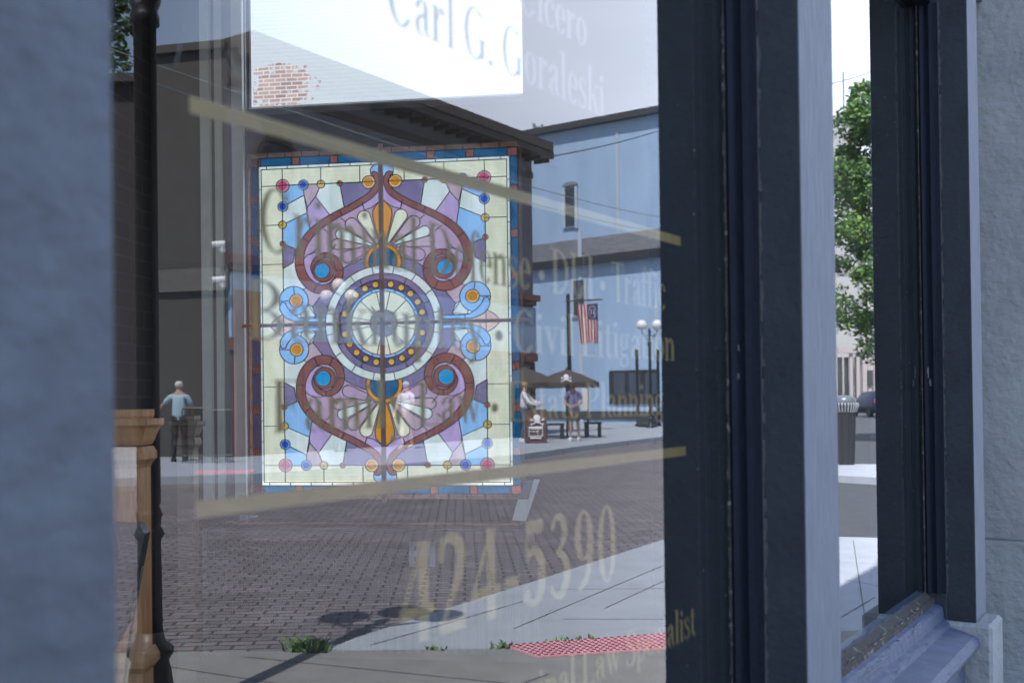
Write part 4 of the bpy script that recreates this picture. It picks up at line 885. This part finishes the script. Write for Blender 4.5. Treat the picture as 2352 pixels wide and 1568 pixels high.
# ------------------------------------------------------------ trees
def tree(name, label, px, dep, topy, boty, rpx, n, ls, seed, lean=0):
    rnd = random.Random(seed); base = at(px, dep, 0); zt_ = hgt(px, topy, dep); zb_ = hgt(px, boty, dep); rx = rpx/F*dep
    t = thing(name, label, 'tree', base); cz = (zt_+zb_)/2; rz = (zt_-zb_)/2
    m = MB(); m.tube([base, base+Vector((.05, 0, zb_*.6)), base+Vector((0, .05, zb_)), base+Vector((.1, 0, cz+rz*.4))], [.16, .13, .11, .03], 9)
    limbs = []
    for k in range(14):
        a = rnd.uniform(0, 6.28); h0 = zb_+(cz-zb_)*rnd.uniform(-.1, 1.2); e = Vector((math.cos(a)*rx*.8, math.sin(a)*rx*.8, h0+rnd.uniform(.3, .9)*rz*.6))
        m.tube([base+Vector((0, 0, h0)), base+Vector((e.x*.5, e.y*.5, h0+(e.z-h0)*.35)), base+e], [.05, .03, .01], 6)
    m.build('trunk', bark, t, smooth=True)
    m = MB(); cl = []
    while len(cl) < 85:
        x, y, z = (rnd.uniform(-1, 1) for _ in range(3))
        d = x*x+y*y+z*z
        if d > 1 or d < .16: continue
        tap = 1-.45*max(0, z)**1.5
        cl.append((Vector((x*rx*tap, y*rx*tap, cz+z*rz)), rnd.uniform(.16, .34)*rx, rnd.random()))
    for _ in range(n):
        c, r_, sh = rnd.choice(cl); v = Vector((rnd.gauss(0, 1), rnd.gauss(0, 1), rnd.gauss(0, .6))).normalized()*r_*rnd.uniform(.5, 1.0)
        p = base+c+v; a = Vector((rnd.gauss(0, 1), rnd.gauss(0, 1), rnd.gauss(0, .5))).normalized(); b = a.cross(Vector((rnd.gauss(0, 1), rnd.gauss(0, 1), rnd.gauss(0, 1)))).normalized()
        l_ = ls*rnd.uniform(.6, 1.3); g = sh*.5+rnd.random()*.5
        m.poly([p-a*l_, p-b*l_*.45, p+a*l_, p+b*l_*.45], 0 if g < .45 else (1 if g < .78 else 2))
    m.build('crown', greens, t); return t
tree('street_tree', 'leafy green street tree in front of the pale storefronts in the far pane', 2035, 30, 150, 815, 150, 30000, .08, 3)
tree('background_tree', 'green tree rising behind the dark building at the far left', 225, 42, -120, 250, 85, 9000, .13, 5)

# ------------------------------------------------------------ lamp posts
def lamppost(loc, label, k=1.0, hs=4.15, globes=3):
    t = thing('street_lamp', label, 'street lamp', loc, group='black street lamps with white globes'); c = Vector(loc)
    m = MB(); m.lathe([(.16*k, 0), (.16*k, .05), (.13*k, .09), (.10*k, .13), (.085*k, .27), (.075*k, .31), (.095*k, .345), (.095*k, .365), (.06*k, .40), (.055*k, .44)], c, 24); m.build('base', black_iron, t, smooth=True)
    m = MB(); m.lathe([(.052*k, .42), (.047*k, .84), (.055*k, .85), (.062*k, .865), (.055*k, .885), (.047*k, .90), (.05*k, .94), (.057*k, .95), (.05*k, .965), (.042*k, .99), (.048*k, 1.0), (.046*k, hs-1.05), (.06*k, hs-1.04), (.06*k, hs-1.0), (.052*k, hs-.98), (.066*k, hs-.94), (.07*k, hs-.9), (.035*k, hs-.86), (.03*k, hs-.5), (.05*k, hs-.45), (.02*k, hs-.3)], c, 20); m.build('pole', black_iron, t, smooth=True)
    for s_ in (-1, 1):
        m = MB(); m.tube([c+Vector((0, 0, hs-.6)), c+Vector((s_*.12, 0, hs-.64)), c+Vector((s_*.26, 0, hs-.56)), c+Vector((s_*.31, 0, hs-.42))], [.02, .018, .018, .03], 8)
        m.tube([c+Vector((0, 0, hs-.8)), c+Vector((s_*.14, 0, hs-.72)), c+Vector((s_*.24, 0, hs-.58))], [.012, .012, .012], 6); m.build('arm', black_iron, t, smooth=True)
    gl = [(-.31, hs-.20), (.31, hs-.20)]+([(0, hs+.08)] if globes == 3 else [])
    for x, z in gl: 
        m = MB(); m.ball(c+Vector((x, 0, z)), .215 if globes == 2 else .17, 20); m.build('globe', white_enamel, t, smooth=True)
    return t
lamppost(at(347, 4.6, 0), 'nearest black iron lamp post beside the dark brick at the left', 1.05)
lamppost(at(783, 26, .14), 'street lamp with three white globes across the street, seen through the coloured panel', 1.0, hgt(783, 662, 26)-.14)
lamppost(at(1495, 42, .14), 'street lamp with two white globes in front of the blue building', 1.3, hgt(1495, 735, 42)-.14, 2)

# ------------------------------------------------------------ flag
fp = at(1311, 39, .14); fl = thing('flag_pole', 'thin bronze pole with a crossbar standing behind the dark parasols', 'flagpole', fp)
ztp = hgt(1308, 675, 39)
m = MB(); m.tube([fp, Vector((fp.x-.05, fp.y, ztp))], [.09, .07], 10); m.build('pole', dark_metal, fl)
zc_ = hgt(1340, 691, 39); x0_, x1_ = at(1301, 39, 0).x, at(1388, 39, 0).x
m = MB(); m.tube([(x0_, 38.9, zc_-.02), (x1_, 38.9, zc_+.04)], .03, 8); m.build('crossbar', dark_metal, fl)
FW = [mat('flag_red', (.45, .03, .05), .7, .1), mat('flag_white', (.75, .75, .78), .7, .05), mat('flag_navy', (.02, .035, .13), .7, .1)]
flg = thing('flag', 'red, white and blue striped flag with a ring of stars hanging from the crossbar', 'flag', P3(1350, 700, 38.8))
m = MB(); NX, NZ = 52, 30
def fpnt(i, j):
    a = i/NX; b = j/NZ
    xt = 1325+(1373-1325)*a; xb_ = 1334+(1374-1334)*a
    x = xt+(xb_-xt)*b; y = 700-3*a+b*(90+2*math.sin(a*9))
    return P3(x, y, 38.8+.09*math.sin(a*13+b*1.5)*(0.4+b))
for i in range(NX):
    for j in range(NZ):
        a = (i+.5)/NX; b = (j+.5)/NZ
        k = 2 if (a > .52 and b < .40) else (int(a*13) % 2)
        m.poly([fpnt(i, j), fpnt(i+1, j), fpnt(i+1, j+1), fpnt(i, j+1)], k)
m.build('cloth', FW, flg, smooth=True)
m = MB()
def star(x, y, r_):
    c = P3(x, y, 38.62); m.poly([c+Vector((r_*(1 if q % 2 == 0 else .42)*math.sin(q*math.pi/5), 0, r_*(1 if q % 2 == 0 else .42)*math.cos(q*math.pi/5))) for q in range(10)])
for q in range(13): star(1361+8.4*math.sin(q*6.2832/13), 716+13.5*math.cos(q*6.2832/13), .035)
for x in (1358, 1364): c = P3(x, 716, 38.62); m.box(c, (.014, 0, 0), (0, .002, 0), (0, 0, .10)); 
m.build('stars', FW[1], flg)

# ------------------------------------------------------------ parasols, sign, benches, planter, posts
taup = mat('dark_taupe_canvas', (.075, .06, .055), .8, .15, 3)
bone = mat('white_print', (.75, .75, .75), .7, .03)
def skull(m, c, r_, dx, up, off, mi=0):
    c = Vector(c)
    m.loft([[c+dx*r_*.62*math.cos(t*.5236)+up*(r_*.25+r_*.55*math.sin(t*.5236))+off*o_ for t in range(12)] for o_ in (0, 1)], mi)
    m.box(c+up*-.35*r_+off*.5, dx*r_*.34, up*r_*.2, off*.5, mi)
    for s_ in (-1, 1):
        a = (dx*s_+up*.42).normalized(); b = a.cross(off.normalized()); m.box(c+up*-.55*r_+off*.5, a*r_*1.15, b*r_*.10, off*.5, mi)
        for e in (-1, 1): m.box(c+up*-.55*r_+off*.5+a*r_*1.15*e, a*r_*.12, b*r_*.22, off*.5, mi)
def parasol(px, dep, topy, edgey, rpx, label):
    c = at(px, dep, .14); t = thing('parasol', label, 'parasol', c, group='dark square parasols on the far pavement'); zt_ = hgt(px, topy, dep); ze = hgt(px, edgey, dep); r_ = rpx/F*dep; n = 8; rot = .2
    m = MB(); top = Vector((c.x, c.y, zt_)); ring = lambda rr_, z: [Vector((c.x+rr_*math.cos(rot+6.2832*i/n), c.y+rr_*math.sin(rot+6.2832*i/n), z)) for i in range(n)]
    m.loft([ring(.03, zt_), ring(r_*.5, zt_-(zt_-ze)*.42), ring(r_, ze)], cap=False); m.loft([ring(r_, ze), ring(r_*1.005, ze-.16)], cap=False); m.build('canopy', taup, t)
    m = MB(); m.tube([c, top+Vector((0, 0, .06))], .03, 8); m.build('pole', dark_metal, t)
    m = MB()
    for i in range(n): p = ring(r_*.98, ze)[i]; m.tube([top-Vector((0, 0, .06)), p-Vector((0, 0, .04))], .012, 5)
    m.build('ribs', dark_metal, t); return t, c, zt_, ze, r_
parasol(1205, 33.5, 843, 880, 88, 'dark parasol partly behind the coloured panel, its edge over the woman')
tB, cB, ztB, zeB, rB = parasol(1303, 32.5, 848, 878, 78, 'dark parasol with a white skull print over the man in the purple shirt')
m = MB(); skull(m, P3(1300, 866, 31.3), .13, Vector((1, 0, 0)), Vector((0, .45, .9)).normalized(), Vector((0, -.02, .0))); m.build('skull_print', bone, tB)
# A-frame sign
sg = thing('pavement_sign', 'brown folding pavement sign with skull and crossbones and a small map', 'sign', at(1232, 29.5, .14))
dr = mat('maroon_board', (.07, .03, .028), .6, .15); c = at(1230, 29.5, .14); zt_ = hgt(1230, 940, 29.3)
m = MB(); hw = .30; m.loft([[c+Vector((-hw, -.28, 0)), c+Vector((hw, -.28, 0)), c+Vector((hw, -.25, 0)), c+Vector((-hw, -.25, 0))], [Vector((c.x-hw, c.y-.03, zt_)), Vector((c.x+hw, c.y-.03, zt_)), Vector((c.x+hw, c.y, zt_)), Vector((c.x-hw, c.y, zt_))]]); m.build('front_board', dr, sg)
m = MB()
for s_ in (-1, 1):
    m.box(Vector((c.x+s_*hw, c.y+.12, (zt_+.14)/2)), (.02, 0, 0), (0, .015, 0), Vector((0, -.12, (zt_-.14)/2)))
m.box(Vector((c.x, c.y+.2, .3)), (hw, 0, 0), (0, .015, 0), (0, 0, .02)); m.build('frame', mat('pale_wood_edge', (.25, .22, .18), .7, .1), sg)
m = MB(); f_ = lambda z: c.y-.29+.25*(z-.14)/(zt_-.14)
z = .14+(zt_-.14)*.72; skull(m, (c.x+.04, f_(z)-.015, z), .16, Vector((1, 0, 0)), Vector((0, .24, .97)), Vector((0, -.008, 0)))
for z, hz, hx in ((.14+(zt_-.14)*.47, .025, .2), (.14+(zt_-.14)*.16, .02, .16)): m.box((c.x, f_(z)-.02, z), (hx, 0, 0), (0, .004, 0), (0, .005, hz))
for dx_, dz_, a_, b_ in ((0, .10, .19, .008), (0, -.10, .19, .008), (-.19, 0, .008, .10), (.19, 0, .008, .10), (.05, -.02, .008, .08), (-.04, .03, .14, .007)):
    z = .14+(zt_-.14)*.32+dz_; m.box((c.x+dx_, f_(z)-.02, z), (a_, 0, 0), (0, .004, 0), (0, b_*.24, b_))
m.build('print', bone, sg)
def bench(px, dep, wd, label):
    c = at(px, dep, .14); t = thing('bench', label, 'bench', c, group='dark benches by the parasols'); dk = mat('black_brown_wood', (.03, .026, .024), .7, .2) if 'black_brown_wood' not in bpy.data.materials else bpy.data.materials['black_brown_wood']
    m = MB(); m.box(c+Vector((0, 0, .45)), (wd, 0, 0), (0, .2, 0), (0, 0, .03)); m.build('seat', dk, t)
    for s_ in (-1, 1):
        m = MB(); m.box(c+Vector((s_*wd*.78, 0, .21)), (wd*.16, 0, 0), (0, .18, 0), (0, 0, .21)); m.build('leg', dk, t)
    return t
bench(1272, 32, .32, 'dark bench just left of the man in the purple shirt'); bench(1362, 33, .27, 'dark bench right of the man in the purple shirt')
sb = thing('notice_board', 'narrow dark post with white notices beside the man in the purple shirt', 'notice board', at(1344, 34, .14)); c = at(1344, 34, .14)
m = MB(); m.tube([c+Vector((.1, 0, 0)), c+Vector((.1, 0, 1.7))], .035, 6); m.build('post', dark_metal, sb)
m = MB(); m.box(c+Vector((0, -.04, 1.2)), (.09, 0, 0), (0, .01, 0), (0, 0, .35)); m.build('notice', bone, sb)
pl = thing('planter', 'squat dark round tub planter at the foot of the two globe lamp', 'planter', at(1487, 43, .14)); c = at(1487, 43, .14)
m = MB(); m.lathe([(.36, 0), (.42, .05), (.44, .15), (.40, .22), (.43, .30), (.44, .42), (.40, .52), (.34, .53), (.32, .42)], c, 24); m.build('tub', mat('dark_rubber', (.05, .05, .055), .8, .2, 4), pl, smooth=True)
m = MB(); m.lathe([(.33, .40), (.30, .46), (.1, .48)], c, 16); m.build('soil', bark, pl)
for px, py, lb in ((1465, 802, 'left one of two thin dark posts beside the two globe lamp'), (1513, 803, 'right one of two thin dark posts beside the two globe lamp')):
    c = at(px, 44, .14); t = thing('post', lb, 'post', c, group='thin dark posts'); m = MB(); m.box(c+Vector((0, 0, (hgt(px, py, 44)-.14)/2)), (.06, 0, 0), (0, .06, 0), (0, 0, (hgt(px, py, 44)-.14)/2)); m.build('shaft', black_iron, t)
    m = MB(); m.box(c+Vector((0, 0, .05)), (.1, 0, 0), (0, .1, 0), (0, 0, .05)); m.build('foot', black_iron, t)
def rail(px0, px1, dep, h, n, label):
    a, b = at(px0, dep, .14), at(px1, dep, .14); t = thing('railing', label, 'railing', a, group='black iron railings')
    m = MB(); m.tube([a+Vector((0, 0, h)), b+Vector((0, 0, h))], .022, 6); m.tube([a+Vector((0, 0, .15)), b+Vector((0, 0, .15))], .018, 6); m.build('rails', black_iron, t)
    m = MB()
    for i in range(n+1): p = a.lerp(b, i/n); m.tube([p, p+Vector((0, 0, h))], .012, 5)
    m.build('bars', black_iron, t)
rail(1500, 1600, 46, 1.0, 14, 'black iron railing at the right edge in front of the blue building'); rail(488, 535, 23.2-1.2, 1.1, 8, 'black iron railing at the foot of the dark building corner')
rail(420, 470, 22.0, 1.15, 8, 'black iron railing in front of the man in the pale blue shirt')
# trash can
tb = thing('litter_bin', 'black ribbed litter bin on the kerb in the far pane', 'litter bin', G(1941, 1068, .12)); c = G(1941, 1066, .12); dep = c.y; rt = 27/F*dep; hb = hgt(1941, 932, dep)-.12
m = MB(); n = 28; m.loft([[c+Vector((r_*math.cos(6.2832*i/n)*(1 if i % 2 else .93), r_*math.sin(6.2832*i/n)*(1 if i % 2 else .93), z)) for i in range(n)] for r_, z in ((rt*.78, 0), (rt*.82, .1), (rt*.95, hb*.85), (rt*1.12, hb))]); m.build('body', mat('black_bin', (.02, .02, .022), .45, .2), tb)
m = MB(); m.lathe([(rt*.9, hb), (rt*1.0, hb+.05), (rt*.95, hb+.14), (rt*.6, hb+.19), (rt*.3, hb+.20)], c, 24); m.build('lid', mat('grey_lid', (.12, .14, .16), .3, .1), tb, smooth=True)
m = MB()
for i in range(n): a = 6.2832*i/n; m.tube([c+Vector((rt*1.0*math.cos(a), rt*1.0*math.sin(a), hb*.9)), c+Vector((rt*1.18*math.cos(a), rt*1.18*math.sin(a), hb+.02)), c+Vector((rt*1.1*math.cos(a), rt*1.1*math.sin(a), hb+.06))], .014, 4)
m.build('rim_bars', mat('shiny_bin_rim', (.35, .36, .38), .3, .1), tb)
# parked car
cc_ = at(2012, 62, 0); car = thing('parked_car', 'dark blue parked car seen from behind in the far pane', 'car', cc_)
carp = mat('dark_blue_car_paint', (.012, .018, .04), .5, .1, 2, spec=.3)
m = MB()
def sec(y, prof): return [cc_+Vector((x, y, z)) for x, z in prof]
def carsec(w_, zlo, zb_, zt_, wt): return [(-w_, zlo), (w_, zlo), (w_*1.02, zb_*.7), (w_, zb_), (wt, zt_*.97), (wt*.8, zt_), (-wt*.8, zt_), (-wt, zt_*.97), (-w_, zb_), (-w_*1.02, zb_*.7)]
m.loft([sec(-2.2, carsec(.80, .35, .75, .80, .78)), sec(-2.1, carsec(.88, .28, .98, 1.02, .86)), sec(-1.75, carsec(.90, .25, 1.0, 1.42, .66)), sec(-.9, carsec(.91, .25, .98, 1.52, .64)), sec(.6, carsec(.91, .25, .96, 1.48, .62)), sec(1.2, carsec(.90, .25, .94, 1.0, .8)), sec(2.2, carsec(.78, .3, .72, .76, .7))]); m.build('body', carp, car, smooth=True)
m = MB(); m.poly([cc_+Vector(p) for p in ((-.70, -2.09, 1.02), (.70, -2.09, 1.02), (.58, -1.80, 1.38), (-.58, -1.80, 1.38))]); m.build('rear_window', mat('car_glass', (.10, .13, .16), .1, .1), car)
for s_ in (-1, 1):
    m = MB(); m.box(cc_+Vector((s_*.72, -2.17, .88)), (.13, 0, 0), (0, .03, 0), (0, 0, .06)); m.build('tail_light', mat('red_lamp', (.5, .02, .03), .3, .05) if s_ < 0 else bpy.data.materials['red_lamp'], car)
    for y in (-1.35, 1.35):
        m = MB(); m.tube([cc_+Vector((s_*.92, y, .32)), cc_+Vector((s_*.70, y, .32))], .32, 18); wh = m.build('wheel', mat('tyre', (.015, .015, .015), .8, .1) if 'tyre' not in bpy.data.materials else bpy.data.materials['tyre'], car)
m = MB(); m.box(cc_+Vector((0, -2.2, .72)), (.26, 0, 0), (0, .01, 0), (0, 0, .06)); m.build('number_plate', bone, car)

# ------------------------------------------------------------ wires
wire = mat('cable', (.03, .035, .035), .6, .1); wire2 = mat('pale_cable', (.25, .30, .28), .6, .1)
def cable(a, b, sag, r_, mt, label):
    m = MB(); a, b = Vector(a), Vector(b); m.tube([a.lerp(b, t/16)-Vector((0, 0, sag*4*(t/16)*(1-t/16))) for t in range(17)], r_, 5)
    tag(m.build('overhead_wire', mt, org=M(a)), label, 'wire', 'overhead wires')
cable(P3(200, 95, 12), P3(1560, 505, 44), .3, .011, wire2, 'upper of two pale wires sloping down across the brown eaves')
cable(P3(200, 140, 12), P3(1560, 540, 44), .3, .011, wire2, 'lower of two pale wires sloping down across the brown eaves')
cable(P3(1250, 362, 35), P3(1600, 268, 50), .2, .02, wire, 'dark wire rising from the eaves corner over the blue wall')
cable(P3(1880, 198, 45), P3(2100, 120, 45), .2, .02, wire2, 'faint wire beside the top of the street tree')

# ------------------------------------------------------------ people
skin_m = mat('skin', (.45, .27, .20), .6, .06)
def grow(joints, edges, radii, sub=1):
    me = bpy.data.meshes.new('sk'); me.from_pydata([tuple(j) for j in joints], edges, []); o = bpy.data.objects.new('sk', me); COL.objects.link(o)
    sm = o.modifiers.new('s', 'SKIN'); sm.use_smooth_shade = True
    if not me.skin_vertices: me.skin_vertices.new()
    for i, r_ in enumerate(radii): d = me.skin_vertices[0].data[i]; d.radius = (r_ if isinstance(r_, tuple) else (r_, r_)); d.use_root = (i == 0)
    ss = o.modifiers.new('u', 'SUBSURF'); ss.levels = sub; ss.render_levels = sub
    bpy.context.view_layer.update(); ev = o.evaluated_get(bpy.context.evaluated_depsgraph_get()); mm = ev.to_mesh()
    V_ = [v.co.copy() for v in mm.vertices]; F_ = [tuple(p.vertices) for p in mm.polygons]; ev.to_mesh_clear(); bpy.data.objects.remove(o); return V_, F_
def person(loc, yaw, label, shirt, legs, hairc, arms, lean=0, long_sleeve=False, shorts=False, stride=.06, head_drop=0, shoes=None, scale=1.0):
    root = thing('person', label, 'person', loc); rot = Matrix.Rotation(yaw, 3, 'Z'); Lc = Vector(loc)
    ln = Matrix.Rotation(-lean, 3, 'X')
    def up(p): p = Vector(p); return ln @ (p-Vector((0, 0, .93)))+Vector((0, 0, .93))      # tilt the upper body from the hips; the figure faces +Y
    def fin(V_): return [Lc+(rot @ v)*scale for v in V_]
    def put(name, VF, mt, parent=None):
        m = MB(); m.v = fin(VF[0]); m.f = list(VF[1]); m.m = [0]*len(m.f); return m.build(name, mt, parent or root, smooth=True)
    pel, ch_, nk = Vector((0, 0, .93)), up((0, .0, 1.25)), up((0, -.01, 1.45)); hd0 = up((0, .02, 1.54-head_drop*.3)); hd = up((0, .03+head_drop, 1.63-head_drop*.6)); cr_ = up((0, .02+head_drop, 1.70-head_drop*.6))
    J = [pel, ch_, nk, hd0, hd, cr_]; E = [(0, 1), (1, 2), (2, 3), (3, 4), (4, 5)]; Rr = [(.15, .11), (.15, .10), .055, .055, .085, .07]
    sleeves = []; hipz = []
    for k, s_ in enumerate((-1, 1)):
        el, wr = arms[k]; sh = up((s_*.18, 0, 1.40)); el = up(el); wr = up(wr); i = len(J); d = (wr-el).normalized(); hnd = wr+d*.07
        J += [sh, el, wr, hnd]; E += [(2, i), (i, i+1), (i+1, i+2), (i+2, i+3)]; Rr += [.055, .042, .028, (.036, .018)]; sleeves.append((sh, el, wr))
        side = d.cross(Vector((0, 0, 1))).normalized() if abs(d.z) < .9 else Vector((0, 1, 0)); cur = d.cross(side)
        for q, ln_ in zip((-1.5, -.5, .5, 1.5), (.058, .072, .068, .05)):
            n0 = len(J); J += [hnd+side*q*.018+d*.03, hnd+side*q*.019+d*(.03+ln_*.6)+cur*.008, hnd+side*q*.019+d*(.03+ln_)+cur*.022]; E += [(i+3, n0), (n0, n0+1), (n0+1, n0+2)]; Rr += [.009, .008, .006]
        n0 = len(J); J += [wr+d*.04+side*.035+cur*.01, wr+d*.075+side*.055+cur*.02]; E += [(i+2, n0), (n0, n0+1)]; Rr += [.011, .008]
        f_ = s_*stride; hip = Vector((s_*.09, 0, .88)); kn = Vector((s_*.10, .03+f_*.5, .49)); an = Vector((s_*.11, -.03+f_, .08)); to = an+Vector((s_*.02, .14, -.05)); i = len(J)
        J += [hip, kn, an, to]; E += [(0, i), (i, i+1), (i+1, i+2), (i+2, i+3)]; Rr += [.085, .055, .036, .035]; hipz.append((hip, kn, an, to))
    body = put('body', grow(J, E, Rr), skin_m)
    # face: nose, ears, eyes and mouth as small features joined in the head direction
    fwd = (hd-up((0, -.1+head_drop, 1.63-head_drop*.6))).normalized(); upv = (cr_-hd0).normalized(); rt_ = fwd.cross(upv).normalized()
    m = MB(); m.ball(hd+fwd*.095, .014, 8); 
    for s_ in (-1, 1): m.ball(hd+rt_*s_*.083-Vector((0, 0, .01)), .02, 8)
    m.v = fin(m.v); m.build('nose_and_ears', skin_m, body, smooth=True)
    m = MB()
    for s_ in (-1, 1): m.ball(hd+fwd*.08+rt_*s_*.03+upv*.02, .008, 6)
    m.box(hd+fwd*.088-upv*.04, rt_*.02, upv*.004, fwd*.004); m.v = fin(m.v); m.build('eyes_and_mouth', shadowink, body)
    m = MB(); c = hd+upv*.035-fwd*.02; m.ball(c, .098, 14, sc3=(.92, 1.0, .82)); m.v = fin(m.v); m.build('hair', hairc, root, smooth=True)
    JJ = [pel+Vector((0, 0, -.13)), ch_, up((0, -.005, 1.40))]; EE = [(0, 1), (1, 2)]; RR = [(.168, .125), (.165, .118), (.09, .075)]
    for sh, el, wr in sleeves:
        i = len(JJ); JJ += [sh, sh.lerp(el, .75)]; EE += [(2, i), (i, i+1)]; RR += [.072, .062]
        if long_sleeve: JJ += [el, wr]; EE += [(i+1, i+2), (i+2, i+3)]; RR += [.052, .038]
    put('shirt', grow(JJ, EE, RR), shirt)
    JJ = [Vector((0, 0, 1.07)), Vector((0, 0, .88))]; EE = [(0, 1)]; RR = [(.165, .122), (.165, .122)]
    for hip, kn, an, to in hipz:
        i = len(JJ)
        if shorts: JJ += [hip, hip.lerp(kn, .9)]; EE += [(1, i), (i, i+1)]; RR += [.10, .088]
        else: JJ += [hip, kn, an]; EE += [(1, i), (i, i+1), (i+1, i+2)]; RR += [.10, .07, .055]
    put('shorts' if shorts else 'trousers', grow(JJ, EE, RR), legs)
    for hip, kn, an, to in hipz:
        m = MB(); m.loft([[an+Vector((x*.9, y, z)) for x, y in ((-.045, -.06), (.045, -.06), (.05, .10), (.02, .18), (-.02, .18), (-.05, .10))] for z in (-.08, -.03)]+[[an+Vector((x*.7, y*.6-.01, .02)) for x, y in ((-.045, -.06), (.045, -.06), (.05, .10), (.02, .12), (-.02, .12), (-.05, .10))]]); m.v = fin(m.v); m.build('shoe', shoes or bone, root)
    return root
denim = mat('blue_denim', (.05, .10, .20), .8, .1); whitec = mat('white_cotton', (.70, .70, .74), .8, .05); purp = mat('purple_blue_cotton', (.12, .12, .30), .8, .08)
khaki = mat('brown_shorts_cloth', (.20, .15, .12), .8, .1); hair_b = mat('blond_hair', (.35, .25, .14), .7, .1); hair_d = mat('dark_hair', (.03, .02, .015), .7, .1); hair_w = mat('white_hair', (.6, .58, .55), .7, .05); paleshirt = mat('pale_blue_shirt', (.36, .50, .58), .8, .05); blackt = mat('black_trousers', (.02, .02, .025), .8, .1)
person(at(1203, 30.3, .14), R(-100), 'woman in a white long sleeved top and jeans reaching out beside the pavement sign', whitec, denim, hair_b, [((-.28, .22, 1.18), (-.26, .48, 1.12)), ((.26, .20, 1.14), (.22, .46, 1.08))], lean=.05, long_sleeve=True)
person(at(1320, 30.6, .14), R(165), 'man in a purple shirt and brown shorts with his head bowed under the skull parasol', purp, khaki, hair_d, [((-.26, .10, 1.15), (-.12, .28, 1.12)), ((.26, .10, 1.15), (.12, .28, 1.12))], lean=.22, shorts=True, head_drop=.06, stride=.10)
person(at(413, 22.6, .14), R(5), 'white haired man in a pale blue shirt seen from behind at the left', paleshirt, blackt, hair_w, [((-.38, .05, 1.20), (-.55, .22, 1.05)), ((.27, .06, 1.15), (.22, .24, 1.05))], shoes=blackt)
person(at(935, 27, .14), R(150), 'person in a white shirt across the street, seen through the coloured panel', whitec, khaki, hair_w, [((-.26, .05, 1.12), (-.2, .22, .95)), ((.26, .05, 1.12), (.2, .22, .95))], shorts=True)
